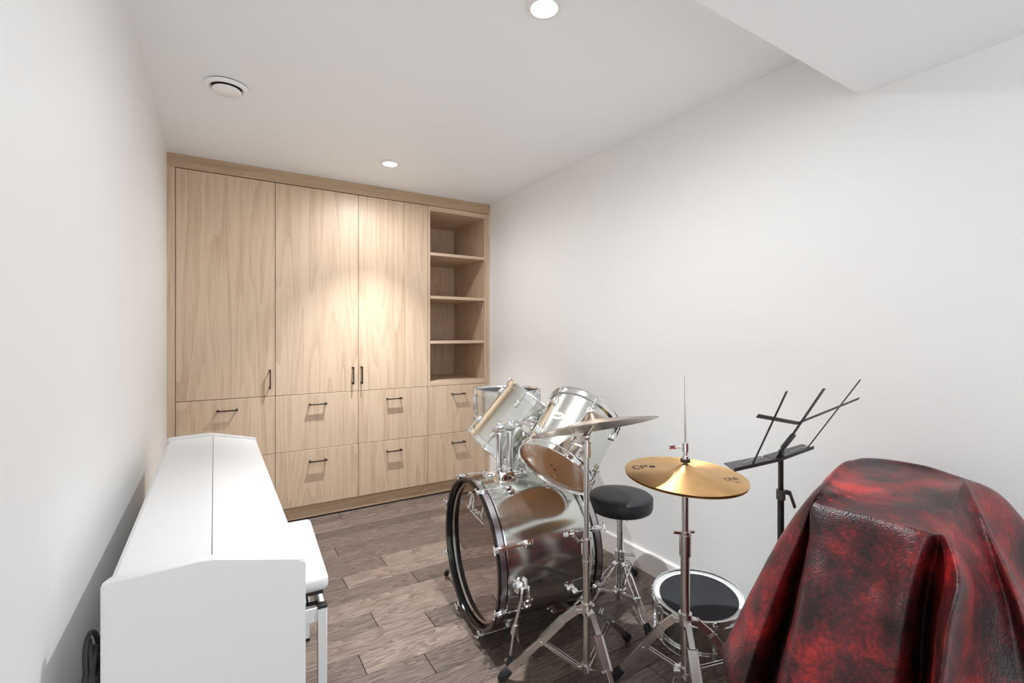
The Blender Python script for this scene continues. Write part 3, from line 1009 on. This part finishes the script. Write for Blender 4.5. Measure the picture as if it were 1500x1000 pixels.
# ------------------------------------------------------------------ snare drums
SN = V((1.482, 2.424, 0.753))
snare = drum('snare_drum', 'chrome snare drum with a grey top standing behind the tipped rack tom', 0.181, 0.150, 10,
             q_to((0.0, 0.0, 1.0), 0.0), SN, M['head_grey'], M['head_white'], 0.1, tube_lugs=True, cat='snare drum', group='snare drums')
def strainer(t, r, L, a):
    R = Matrix.Rotation(a, 4, 'Z')
    bm = BM()
    box(bm, (r - 0.001, -0.016, 0.015), (r + 0.016, 0.016, L - 0.030), 0.004, 1, R)
    box(bm, (r + 0.014, -0.008, 0.030), (r + 0.028, 0.008, L - 0.045), 0.003, 1, R)
    rod(bm, R @ V((r + 0.020, 0, L - 0.045)), R @ V((r + 0.020, 0, L - 0.020)), 0.007, 12)
    fin('strainer', bm, M['chrome'], t, label='snare strainer lever')
strainer(snare, 0.181, 0.150, math.radians(205))
strainer(snare, 0.181, 0.150, math.radians(-40))

def straps(bm, p, q, w, gap, t=0.003, up=(0, 0, 1)):
    """two parallel flat straps"""
    p, q = V(p), V(q)
    d = (q - p).normalized()
    s = d.cross(V(up)).normalized() * gap / 2
    for k in (-1, 1):
        bar(bm, p + s * k, q + s * k, w, t, up)

def tripod(t, c, z_hub, z_low, feet, r_tube, w=0.018, gap=0.016, flat=True, wire=False, z_in=0.05, foot_len=0.05, mid_f=0.5, mat_=None):
    """double braced tripod: legs fall from the hub, braces run from the low collar to mid leg; feet are world points (x,y)"""
    mat_ = mat_ or M['steel']
    c = V((c[0], c[1], 0))
    bm = BM()
    rod(bm, c + V((0, 0, z_hub - 0.018)), c + V((0, 0, z_hub + 0.020)), r_tube + 0.007, 20)
    for f in feet:
        d = (V((f[0], f[1], 0)) - c).normalized()
        bar(bm, c + d * (r_tube) + V((0, 0, z_hub - 0.004)), c + d * (r_tube + 0.024) + V((0, 0, z_hub - 0.010)), 0.020, gap + 0.008, None, 0.003)
    fin('collar', bm, mat_, t)
    bm = BM()
    rod(bm, c + V((0, 0, z_low - 0.014)), c + V((0, 0, z_low + 0.012)), r_tube + 0.006, 20)
    for f in feet:
        d = (V((f[0], f[1], 0)) - c).normalized()
        bar(bm, c + d * r_tube + V((0, 0, z_low)), c + d * (r_tube + 0.020) + V((0, 0, z_low)), 0.014, gap, None, 0.002)
    fin('low_collar', bm, mat_, t)
    for f in feet:
        F = V((f[0], f[1], 0))
        d = (F - c).normalized()
        top = c + d * (r_tube + 0.020) + V((0, 0, z_hub - 0.006))
        end = F + V((0, 0, 0.020))
        fl_ = (end - top)
        knee = top + fl_ * 0.16 + V((0, 0, -0.002)) + d * 0.012
        mid = top + fl_ * mid_f + d * 0.004
        sgn = d.cross(V((0, 0, 1)))
        bm = BM()
        if wire:
            for k in (-1, 1):
                s = sgn * gap / 2 * k
                tube(bm, [top + s * 0.5, knee + s * 1.4, mid + s * 1.3, top + fl_ * 0.80 + s * 1.2, top + fl_ * 0.87 + s * 0.45, end + s * 0.35], 0.0042, 8)
        else:
            bar(bm, top, knee, w, gap, (0, 0, 1))
            straps(bm, knee - (knee - top).normalized() * 0.004, mid + (end - mid).normalized() * 0.006, w, gap + 0.010)
            bar(bm, knee, mid, w * 0.35, gap + 0.010, (0, 0, 1))
            bar(bm, mid - (end - mid).normalized() * 0.004, end, w, gap * 0.8, (0, 0, 1), 0.001)
        rod(bm, mid - sgn * (gap * 0.5 + 0.010), mid + sgn * (gap * 0.5 + 0.010), 0.0045, 10)
        lg = fin('leg', bm, mat_, t)
        bm = BM()
        a0 = c + d * (r_tube + 0.014) + V((0, 0, z_low))
        if wire:
            for k in (-1, 1):
                s = sgn * gap * 0.4 * k
                tube(bm, [a0 + s, mid + s], 0.003, 6)
        else:
            straps(bm, a0, mid, 0.011, gap * 0.7)
        fin('brace', bm, mat_, lg)
        bm = BM()
        dn = (end - mid).normalized()
        R = frame_z(dn).to_4x4(); R.translation = end - dn * foot_len * 0.75
        # foot: a rounded rubber shoe resting on the floor
        lathe(bm, [(0, 0), (0.013, 0.0), (0.0165, foot_len * 0.3), (0.0175, foot_len * 0.75), (0.012, foot_len), (0, foot_len * 1.05)], 14, R)
        zmin = min(v.co.z for v in bm.verts)
        bmesh.ops.translate(bm, verts=bm.verts, vec=(0, 0, -zmin + 0.0005))
        fin('rubber_foot', bm, M['rubber'], lg)

# snare stand (mostly hidden behind the toms)
t = empty('snare_stand', 'chrome stand under the grey topped snare drum, behind the bass drum', 'drum stand', (0, 0, 0))
sc_ = (1.482, 2.424)
bm = BM(); rod(bm, (*sc_, 0.06), (*sc_, 0.66), 0.011, 18)
fin('post', bm, M['chrome'], t)
tripod(t, sc_, 0.36, 0.09, [(1.482 + 0.26 * math.cos(a), 2.424 + 0.26 * math.sin(a)) for a in (0.6, 2.75, 4.6)], 0.011)
for k in range(3):
    a = 0.42 + k * 2 * PI / 3
    bm = BM()
    d = V((math.cos(a), math.sin(a), 0)); c = V((*sc_, 0.655))
    tube(bm, [c, c + d * 0.10 + V((0, 0, 0.040)), c + d * 0.190 + V((0, 0, 0.070)), c + d * 0.206 + V((0, 0, 0.092))], 0.006, 8)
    fin('basket_arm', bm, M['chrome'], t)

# snare on the floor
PN = V((-0.085, -0.042, 0.9955)).normalized()
PB = V((1.695, 1.262, 0.030))
pad = drum('snare_drum', 'snare drum on the floor by the right wall, white head under a black pad', 0.170, 0.135, 10,
           q_to(PN, 0.0), PB, M['head_white'], M['head_white'], 0.2, tube_lugs=True, cat='snare drum', group='snare drums')
bm = BM(); lathe(bm, [(0, 0.1375), (0.150, 0.1375), (0.152, 0.1395), (0.150, 0.1415), (0, 0.1415)], 64)
p = fin('practice_pad', bm, M['pad'], None, 30)
p.rotation_mode = 'QUATERNION'; p.rotation_quaternion = q_to(PN, 0.0); p.location = PB
tag(p, 'round black foam practice pad lying on the white drum head', 'practice pad')

# ------------------------------------------------------------------ drum throne
TC = (1.588, 1.602)
t = empty('drum_throne', 'round black vinyl drum stool on a chrome tripod', 'stool', (0, 0, 0))
bm = BM()
R = Matrix.Translation(V((TC[0], TC[1], 0)))
lathe(bm, [(0, 0.432), (0.130, 0.432), (0.140, 0.438), (0.1455, 0.452), (0.1460, 0.480), (0.1430, 0.494), (0.1340, 0.503), (0.10, 0.507), (0, 0.508)], 56, R)
seat = fin('seat', bm, M['vinyl'], t, 60)
bm = BM()
lathe(bm, [(0.1445, 0.4905), (0.1462, 0.4925), (0.1445, 0.4945), (0.1425, 0.4925)], 56, R, True)
fin('piping', bm, M['vinyl'], seat, 60)
bm = BM()
lathe(bm, [(0, 0.422), (0.05, 0.422), (0.05, 0.431), (0, 0.431)], 24, R)
rod(bm, (*TC, 0.37), (*TC, 0.428), 0.017, 18)
rod(bm, V((*TC, 0.39)), V((TC[0] + 0.030, TC[1] - 0.010, 0.388)), 0.005, 10)
bar(bm, (TC[0] + 0.028, TC[1] - 0.014, 0.40), (TC[0] + 0.036, TC[1] - 0.010, 0.372), 0.012, 0.005, None, 0.002)
fin('seat_clamp', bm, M['chrome'], t)
bm = BM(); rod(bm, (*TC, 0.17), (*TC, 0.40), 0.0150, 18)
fin('post', bm, M['chrome'], t)
bm = BM()
rod(bm, (*TC, 0.020), (*TC, 0.235), 0.0205, 20)
rod(bm, (*TC, 0.205), (*TC, 0.245), 0.026, 20)
rod(bm, (TC[0] + 0.018, TC[1] - 0.02, 0.226), (TC[0] + 0.045, TC[1] - 0.045, 0.232), 0.006, 10)
bar(bm, (TC[0] + 0.030, TC[1] - 0.055, 0.232), (TC[0] + 0.060, TC[1] - 0.036, 0.232), 0.014, 0.005, None, 0.002)
fin('lower_tube', bm, M['chrome'], t)
tripod(t, TC, 0.195, 0.06, [(1.362, 1.598), (1.505, 1.352), (1.835, 1.745)], 0.0205, 0.016, 0.018, wire=True, mat_=M['chrome'])

# ------------------------------------------------------------------ bass drum pedal
t = empty('kick_pedal', 'chrome bass drum pedal with a black beater behind the bass drum', 'drum pedal', (0, 0, 0))
pc = BC - AX * (BLn + 0.06)
px_, py_ = pc.x, pc.y
bk = -AX
sd = V((bk.y, -bk.x, 0))
def pp(a, s, z):
    return V((px_, py_, 0)) + bk * a + sd * s + V((0, 0, z))
bm = BM()
for s in (-0.045, 0.045):
    bar(bm, pp(0.0, s, 0.0), pp(0.0, s, 0.205), 0.020, 0.014, bk, 0.004)
box(bm, (-0.05, -0.06, 0), (0.02, 0.06, 0.012), 0.002, 1, Matrix.Translation(V((px_, py_, 0))) @ Matrix.Rotation(math.atan2(bk.y, bk.x), 4, 'Z'))
fin('frame', bm, M['chrome'], t)
bm = BM(); rod(bm, pp(0, -0.055, 0.190), pp(0, 0.055, 0.190), 0.008, 14)
rod(bm, pp(0.0, 0.0, 0.190), pp(-0.012, 0, 0.330), 0.0045, 10)
axle = fin('axle', bm, M['chrome'], t)
bm = BM(); R = Matrix.Translation(pp(-0.008, 0, 0.325)) @ frame_z(bk).to_4x4()
lathe(bm, [(0, -0.024), (0.020, -0.024), (0.025, -0.016), (0.025, 0.020), (0.018, 0.026), (0, 0.026)], 20, R)
fin('beater', bm, M['felt'], axle, label='black felt beater')
bm = BM(); bar(bm, pp(0.0, 0, 0.075), pp(0.125, 0, 0.028), 0.006, 0.075, (0, 0, 1), 0.002)
fin('footboard', bm, M['steel'], t)
bm = BM(); bar(bm, pp(0.10, 0, 0.010), pp(0.155, 0, 0.010), 0.016, 0.080, (0, 0, 1), 0.002)
fin('heel_plate', bm, M['steel'], t)
bm = BM()
for k in range(9):
    ball(bm, pp(0.018, 0, 0.075 + k * 0.0125), 0.0062, 8)
fin('chain', bm, M['steel'], t)
bm = BM(); tube(bm, [pp(0.01, 0.058 + 0.005 * math.cos(i * 1.2), 0.060 + i * 0.0025) for i in range(44)], 0.002, 5)
fin('spring', bm, M['steel'], t)

# ------------------------------------------------------------------ crash cymbal stand and cymbal
CS = (1.098, 1.271)
t = empty('cymbal_stand', 'steel cymbal stand in front of the bass drum, its pole under the tilted cymbal', 'cymbal stand', (0, 0, 0))
bm = BM(); rod(bm, (*CS, 0.0808), (*CS, 0.5125), 0.0128, 20)
fin('lower_tube', bm, M['steel'], t)
bm = BM(); rod(bm, (*CS, 0.5028), (*CS, 0.8471), 0.0098, 18)
fin('upper_tube', bm, M['steel'], t)
bm = BM()
rod(bm, (*CS, 0.4756), (*CS, 0.5300), 0.0175, 20)
rod(bm, (*CS, 0.4368), (*CS, 0.4543), 0.0150, 20)
rod(bm, (CS[0] - 0.010, CS[1], 0.5203), (CS[0] - 0.034, CS[1] + 0.004, 0.5271), 0.0045, 10)
bar(bm, (CS[0] - 0.030, CS[1] + 0.004, 0.5203), (CS[0] - 0.050, CS[1] + 0.012, 0.5464), 0.011, 0.005, None, 0.002)
fin('height_clamp', bm, M['steel'], t)
CRN = V((0.02, 0.31, 0.95)).normalized()
CRC = V((1.1155, 1.258, 0.937))
bm = BM()
rod(bm, (*CS, 0.8132), (*CS, 0.8617), 0.0165, 18)
rod(bm, (*CS, 0.8617), (*CS, 0.8792), 0.011, 14)
tl = V((*CS, 0.8830))
ball(bm, tl, 0.015, 14)
bar(bm, tl + V((-0.012, 0.004, -0.034)), tl + V((-0.044, 0.020, -0.020)), 0.012, 0.006, None, 0.002)
bar(bm, tl + V((-0.020, 0.0, -0.050)), tl + V((-0.040, -0.004, -0.062)), 0.012, 0.006, None, 0.002)
rod(bm, CRC - CRN * 0.016, CRC + CRN * 0.050, 0.0040, 12)
rod(bm, tl, CRC - CRN * 0.014, 0.0075, 12)
fin('tilter', bm, M['steel'], t)
bm = BM()
R = q_to(CRN).to_matrix().to_4x4(); R.translation = CRC
lathe(bm, [(0.005, -0.012), (0.014, -0.012), (0.014, 0.006), (0.005, 0.006)], 18, R, True)
lathe(bm, [(0.006, 0.0325), (0.013, 0.0325), (0.013, 0.0375), (0.006, 0.0375)], 18, R, True)
fin('felt_washer', bm, M['grey_felt'], t)
bm = BM()
rod(bm, R @ V((0, 0, 0.038)), R @ V((0, 0, 0.046)), 0.008, 14)
bar(bm, R @ V((-0.014, 0, 0.044)), R @ V((0.014, 0, 0.044)), 0.007, 0.005, CRN, 0.002)
fin('wing_nut', bm, M['steel'], t)
tripod(t, CS, 0.287, 0.082, [(0.872, 1.462), (1.040, 1.020), (1.412, 1.385)], 0.0128, 0.022, 0.020, foot_len=0.055, mid_f=0.46)

def cymbal(name, label, D, bell_r, bell_h, bow, C, N, m, cat='cymbal'):
    Rr = D / 2
    prof_t = []
    for i in range(26):
        u = i / 25
        r = Rr * u
        z = -bow * (max(0, r - bell_r) / (Rr - bell_r)) ** 1.25
        if r < bell_r:
            z = bell_h * (math.cos(PI * (r / bell_r)) + 1) / 2 * 1.0
        prof_t.append((r, z))
    th = 0.0013
    top = [(r if r > 0 else 0.0075, z) for r, z in prof_t]
    bot = [(r, z - th) for r, z in reversed(top)]
    bm = BM(); lathe(bm, top + bot, 96, None, True)
    o = fin(name, bm, m, None, 45)
    o.rotation_mode = 'QUATERNION'; o.rotation_quaternion = q_to(N); o.location = C
    tag(o, label, cat, 'cymbals of the drum kit')
    return o
crash = cymbal('crash_cymbal', 'tilted bronze crash cymbal seen from below, in front of the rack toms', 0.440, 0.064, 0.032, 0.022, CRC, CRN, M['bronze_cymbal'])

# ------------------------------------------------------------------ hi-hat
HS = (1.337, 1.048)
t = empty('hi_hat_stand', 'steel hi-hat stand with a thin rod rising above the brass cymbals', 'hi-hat stand', (0, 0, 0))
HN = V((0.005, -0.055, 0.998)).normalized()
HC = V((1.337, 1.048, 0.787))
bm = BM(); rod(bm, (*HS, 0.085), (*HS, 0.560), 0.0148, 22)
fin('lower_tube', bm, M['steel'], t)
bm = BM(); rod(bm, (*HS, 0.545), (*HS, 0.722), 0.0112, 20)
fin('upper_tube', bm, M['steel'], t)
bm = BM()
rod(bm, (*HS, 0.500), (*HS, 0.570), 0.0195, 22)
rod(bm, (*HS, 0.566), (*HS, 0.580), 0.0165, 22)
bar(bm, (HS[0] - 0.014, HS[1] + 0.004, 0.576), (HS[0] - 0.040, HS[1] + 0.016, 0.580), 0.010, 0.006, None, 0.002)
rod(bm, (HS[0] + 0.012, HS[1] - 0.006, 0.577), (HS[0] + 0.028, HS[1] - 0.014, 0.577), 0.0045, 10)
fin('height_clamp', bm, M['steel'], t)
bm = BM(); rod(bm, (*HS, 0.560), (*HS, 1.101), 0.0034, 10)
fin('pull_rod', bm, M['steel'], t)
bm = BM()
rod(bm, (*HS, 0.715), (*HS, 0.731), 0.016, 18)
fin('cup_seat', bm, M['rubber'], t)
bm = BM()
rod(bm, (*HS, 0.812), (*HS, 0.822), 0.0155, 18)
cw = fin('clutch_felt', bm, M['felt'], t, label='black felt washer')
bm = BM()
rod(bm, (*HS, 0.822), (*HS, 0.832), 0.012, 18)
rod(bm, (*HS, 0.832), (*HS, 0.848), 0.0075, 16)
rod(bm, (*HS, 0.846), (*HS, 0.876), 0.0115, 18)
rod(bm, (HS[0], HS[1], 0.862), (HS[0] - 0.030, HS[1] + 0.018, 0.862), 0.0045, 10)
bar(bm, (HS[0] - 0.026, HS[1] + 0.016, 0.862), (HS[0] - 0.046, HS[1] + 0.028, 0.862), 0.015, 0.006, (0, 0, 1), 0.002)
fin('clutch', bm, M['chrome'], t)
tripod(t, HS, 0.288, 0.118, [(1.218, 1.255), (1.560, 0.885), (1.165, 0.830)], 0.0148, 0.022, 0.018, foot_len=0.055, mid_f=0.48)
# foot pedal of the hi-hat
pd = V((-0.62, -0.785, 0)).normalized(); ps = V((pd.y, -pd.x, 0)); P0 = V((*HS, 0))
def hp(a, s, z):
    return P0 + pd * a + ps * s + V((0, 0, z))
bm = BM()
for s in (-0.052, 0.052):
    bar(bm, hp(0.0, s, 0.0), hp(0.0, s * 0.6, 0.112), 0.016, 0.010, pd, 0.002)
bar(bm, hp(0, -0.04, 0.106), hp(0, 0.04, 0.106), 0.030, 0.020, (0, 0, 1), 0.004)
for s in (-0.062, 0.062):
    bar(bm, hp(-0.03, s, 0.006), hp(0.22, s, 0.006), 0.008, 0.010, (0, 0, 1), 0.001)
fin('pedal_frame', bm, M['steel'], t)
bm = BM()
bar(bm, hp(0.02, 0, 0.085), hp(0.20, 0, 0.028), 0.006, 0.088, (0, 0, 1), 0.002)
fb = fin('footboard', bm, M['steel'], t)
bm = BM()
for i in range(5):
    for j in range(3):
        c0 = hp(0.05 + i * 0.028, (j - 1) * 0.024, 0.0)
        f_ = (0.05 + i * 0.028 - 0.02) / 0.18
        c0.z = 0.085 + (0.028 - 0.085) * f_ + 0.0036
        rod(bm, c0, c0 + V((0, 0, 0.0012)), 0.0085, 10)
fin('grip_dots', bm, M['rubber'], fb, label='black rubber grip dots')
bm = BM()
bar(bm, hp(0.19, 0, 0.012), hp(0.25, 0, 0.012), 0.020, 0.092, (0, 0, 1), 0.003)
fin('heel_plate', bm, M['steel'], t)
bm = BM(); rod(bm, hp(0, 0, 0.08), hp(0, 0, 0.12), 0.004, 8)
fin('pull_strap', bm, M['steel'], t)

hat_top = cymbal('hi_hat_cymbal', 'shiny brass top hi-hat cymbal with dark lettering', 0.392, 0.052, 0.020, 0.016, HC, HN, M['brass'])
hb_ = HC - HN * 0.016
hat_bot = cymbal('hi_hat_cymbal', 'lower brass hi-hat cymbal just under the top one', 0.388, 0.052, -0.016, -0.012, hb_ + HN * -0.020, HN, M['brass'])
# print on the hi-hat
def hat_xy(p):
    return q_to(HN).inverted() @ (V(p) - HC)
def hat_print(text, c, ang, h):
    ca, sa = math.cos(ang), math.sin(ang)
    def f(x, y):
        X, Y = c[0] + ca * x - sa * y, c[1] + sa * x + ca * y
        r = math.hypot(X, Y)
        z = -0.016 * (max(0, r - 0.052) / (0.196 - 0.052)) ** 1.25 + 0.0007
        return V((X, Y, z))
    return letters(hat_top, text, f, h, M['print_dark'], 'dark lettering on the cymbal')
w = hat_xy((1.337 + 0.085, 1.048 - 0.115, 0.78))
hat_print('CXWR', (w.x, w.y), math.radians(-10), 0.019)
w = hat_xy((1.337 + 0.082, 1.048 - 0.140, 0.78))
hat_print('RXR', (w.x, w.y), math.radians(-10), 0.010)
w = hat_xy((1.337 - 0.085, 1.048 + 0.100, 0.78))
hat_print('CPe', (w.x, w.y), math.radians(-35), 0.034)

# ------------------------------------------------------------------ music stand
t = empty('music_stand', 'folding black wire music stand between the brass cymbal and the red leather', 'music stand', (0, 0, 0))
LBk, LFr, RFr, RBk = V((1.2060, 0.8172, 0.8800)), V((1.1637, 0.7569, 0.8800)), V((1.6056, 0.7740, 0.8800)), V((1.6335, 0.8235, 0.8800))
MC = V((1.420, 0.776, 0))
bm = BM(); rod(bm, MC + V((0, 0, 0.40)), MC + V((0, 0, 0.884)), 0.0074, 14)
fin('upper_pole', bm, M['black_metal'], t)
bm = BM(); rod(bm, MC + V((0, 0, 0.06)), MC + V((0, 0, 0.768)), 0.0090, 14)
fin('lower_pole', bm, M['black_metal'], t)
bm = BM()
rod(bm, MC + V((0, 0, 0.752)), MC + V((0, 0, 0.780)), 0.0125, 14)
bar(bm, MC + V((0.010, -0.006, 0.774)), MC + V((0.030, -0.012, 0.768)), 0.014, 0.008, None, 0.002)
bar(bm, MC + V((0.026, -0.011, 0.774)), MC + V((0.048, -0.016, 0.722)), 0.011, 0.006, (1, 0, 0), 0.002)
fin('clamp', bm, M['clamp'], t, label='grey lever clamp')
def flat(name, pts, m=None, w=0.007, tk=0.0025, up=(0, 1, 0), label=None):
    bm = BM()
    for a, b in zip(pts[:-1], pts[1:]):
        bar(bm, a, b, w, tk, up, 0.0006)
    return fin(name, bm, M['black_metal'], t)
# ledge: two folding plates with a gap
mid_f, mid_b = V((1.3905, 0.7650, 0.8728)), V((1.3932, 0.8181, 0.8746))
def plate(a, b, c, d, nm='ledge_plate'):
    bm = BM()
    extrude_poly(bm, [a, b, c, d], (0, 0, -0.0022))
    o = fin(nm, bm, M['black_metal'], t)
    bm = BM()
    bar(bm, a + V((0, 0, 0.002)), b + V((0, 0, 0.002)), 0.010, 0.002, (0, 0, 1))
    fin('lip', bm, M['black_metal'], o)
    return o
plate(LFr, mid_f - V((0.003, 0, 0)), mid_b - V((0.003, 0, 0)), LBk)
plate(mid_f + V((0.003, 0, 0)), RFr, RBk, mid_b + V((0.003, 0, 0)))
for a in (V((1.2375, 0.7812, 0.8818)), V((1.4895, 0.7848, 0.8800))):
    bm = BM(); tube(bm, [a, a + V((0.05, 0.002, 0.004)), a + V((0.10, 0.003, 0.002)), a + V((0.115, 0.010, 0.004))], 0.0016, 6)
    fin('page_clip', bm, M['steel'], t, label='thin steel page holder')
# frame: central arm, cross arms, fingers
def strip(name, a, b, w, tk=0.003):
    bm = BM(); bar(bm, a, b, w, tk, V(b) - V(a) if False else (1, 0, 0), 0.0008)
    return fin(name, bm, M['black_metal'], t)
strip('centre_arm', V((1.3977, 0.7812, 0.8674)), V((1.4040, 0.6498, 1.0924)), 0.013)
bm = BM(); bar(bm, V((1.3955, 0.7578, 0.9088)), V((1.4058, 0.7308, 0.9538)), 0.019, 0.010, (1, 0, 0), 0.002)
fin('hinge_sleeve', bm, M['black_metal'], t)
bm = BM(); bar(bm, V((1.4202, 0.7758, 0.8782)), V((1.3968, 0.7614, 0.9034)), 0.014, 0.012, (1, 0, 0), 0.002)
fin('tilt_joint', bm, M['black_metal'], t)
hub = V((1.3882, 0.7115, 0.9898))
bm = BM(); bar(bm, hub, V((1.1268, 0.6723, 1.0402)), 0.011, 0.0025, (0, -0.5, 0.85), 0.0006)
fin('cross_arm', bm, M['black_metal'], t)
bm = BM(); bar(bm, hub, V((1.7100, 0.6921, 1.0384)), 0.009, 0.0025, (0, -0.5, 0.85), 0.0006)
fin('cross_arm', bm, M['black_metal'], t)
bm = BM(); bar(bm, V((1.2681, 0.7713, 0.8764)), V((1.1979, 0.6399, 1.0987)), 0.007, 0.0025, (1, 0, 0), 0.0006)
fin('page_finger', bm, M['black_metal'], t)
bm = BM(); bar(bm, V((1.5660, 0.7758, 0.8818)), V((1.6254, 0.6534, 1.1050)), 0.006, 0.0025, (1, 0, 0), 0.0006)
fin('page_finger', bm, M['black_metal'], t)
for k, a in enumerate((1.60, 3.0, 0.15)):
    bm = BM()
    d = V((math.cos(a), math.sin(a), 0))
    rr = 0.22
    bar(bm, MC + d * 0.010 + V((0, 0, 0.30)), MC + d * rr + V((0, 0, 0.012)), 0.010, 0.004, (0, 0, 1))
    bar(bm, MC + d * 0.010 + V((0, 0, 0.075)), MC + d * rr * 0.52 + V((0, 0, 0.155)), 0.008, 0.003, (0, 0, 1))
    lg = fin('leg', bm, M['black_metal'], t)
    bm = BM(); ball(bm, MC + d * rr + V((0, 0, 0.0115)), 0.011, 10)
    fin('rubber_foot', bm, M['rubber'], lg)
bm = BM(); rod(bm, MC + V((0, 0, 0.285)), MC + V((0, 0, 0.315)), 0.014, 14); rod(bm, MC + V((0, 0, 0.062)), MC + V((0, 0, 0.085)), 0.014, 14)
fin('collar', bm, M['black_metal'], t)

# ------------------------------------------------------------------ leather hide draped over something by the right wall
COLS = [
  [(1.442,0.633,0.870), (1.370,0.668,0.644), (1.320,0.680,0.440), (1.290,0.690,0.278)],
  [(1.214,0.575,0.878), (1.187,0.638,0.761), (1.144,0.689,0.612), (1.085,0.726,0.472)],
  [(1.167,0.557,0.877), (1.130,0.580,0.771), (1.070,0.606,0.636), (0.986,0.622,0.472)],
  [(1.164,0.558,0.856), (1.187,0.580,0.742), (1.167,0.604,0.592), (1.107,0.630,0.341)],
  [(1.146,0.547,0.853), (1.106,0.536,0.777), (1.041,0.529,0.666), (0.953,0.537,0.428)],
  [(1.155,0.435,0.852), (1.112,0.426,0.749), (1.062,0.422,0.660), (0.994,0.417,0.458)],
  [(1.151,0.361,0.856), (1.103,0.361,0.768), (1.068,0.359,0.691), (1.026,0.362,0.461)],
  [(1.184,0.346,0.844), (1.209,0.366,0.749), (1.203,0.375,0.637), (1.164,0.370,0.387)],
  [(1.160,0.325,0.857), (1.099,0.293,0.811), (1.043,0.292,0.735), (0.970,0.291,0.521)],
  [(1.224,0.333,0.850), (1.233,0.304,0.770), (1.194,0.292,0.685), (1.138,0.280,0.446)],
  [(1.384,0.363,0.874), (1.316,0.299,0.777), (1.274,0.266,0.672), (1.234,0.232,0.461)],
  [(1.458,0.375,0.894), (1.358,0.308,0.818), (1.296,0.253,0.730), (1.281,0.191,0.530)],
  [(1.517,0.386,0.884), (1.505,0.334,0.775), (1.487,0.275,0.655), (1.510,0.189,0.428)],
  [(1.628,0.399,0.867), (1.698,0.355,0.813), (1.712,0.299,0.691), (1.771,0.192,0.357)],
  [(1.652,0.537,0.878), (1.803,0.549,0.787), (1.846,0.546,0.496), (1.855,0.540,0.084)],
  [(1.628,0.635,0.875), (1.720,0.660,0.796), (1.709,0.666,0.481), (1.697,0.674,0.123)],
]
TOPC = V((1.373, 0.475, 0.868))
PER_U, PER_V = 10, 10
NC = len(COLS)
rows = []
# inner ring of the top, then the given rows, then a hem that reaches the floor away from the lifted corner
cols = []
for i, c in enumerate(COLS):
    c = [V(p) for p in c]
    def ring(n):
        return sum((V(COLS[(i + j) % NC][0]) for j in range(-n, n + 1)), V((0, 0, 0))) / (2 * n + 1)
    inner1 = TOPC.lerp(ring(3), 0.42)
    inner2 = TOPC.lerp(ring(1) * 0.7 + c[0] * 0.3, 0.84)
    full = [inner1, inner2] + c
    if i not in (0, 1, 2):
        d = (c[3] - c[2]); d.z = 0
        low = c[3] + d * 0.4; low.z = 0.02 + 0.02 * (i % 3)
        low.x = min(low.x, 1.89)
        full.append(low)
    elif i == 0:
        full.append(V((1.29, 0.69, 0.03)))
    elif i == 1:
        full.append(c[3] + V((-0.004, 0.004, -0.010)))
    else:
        full.append(V((0.975, 0.622, 0.330)))
    cols.append(full)
NR = len(cols[0])
fine_rows = []
for j in range(NR):
    fine_rows.append(spline([c[j] for c in cols], PER_U, True))
NU = len(fine_rows[0])
grid = []
for u in range(NU):
    grid.append(spline([TOPC] + [fine_rows[j][u] for j in range(NR)], PER_V))
bm = BM()
apex = bm.verts.new(grid[0][0])
vr = []
NV = len(grid[0])
for u in range(NU):
    line = []
    for v in range(1, NV):
        p = grid[u][v]
        w = 0.0016 * noise.noise(p * 26.0) + 0.0035 * noise.noise(p * 9.0)
        q = p + (p - V((1.40, 0.47, 0.6))).normalized() * w
        line.append(bm.verts.new(q))
    vr.append(line)
for u in range(NU):
    a, b = vr[u], vr[(u + 1) % NU]
    bm.faces.new((apex, a[0], b[0]))
    for v in range(NV - 2):
        bm.faces.new((a[v], a[v + 1], b[v + 1], b[v]))
o = fin('leather_hide', bm, M['leather'], None, 0)
o.data.polygons.foreach_set('use_smooth', [True] * len(o.data.polygons))
so = o.modifiers.new('thickness', 'SOLIDIFY'); so.thickness = 0.0025; so.offset = -1
tag(o, 'red and black mottled leather hide draped in folds at the right edge', 'leather cover')
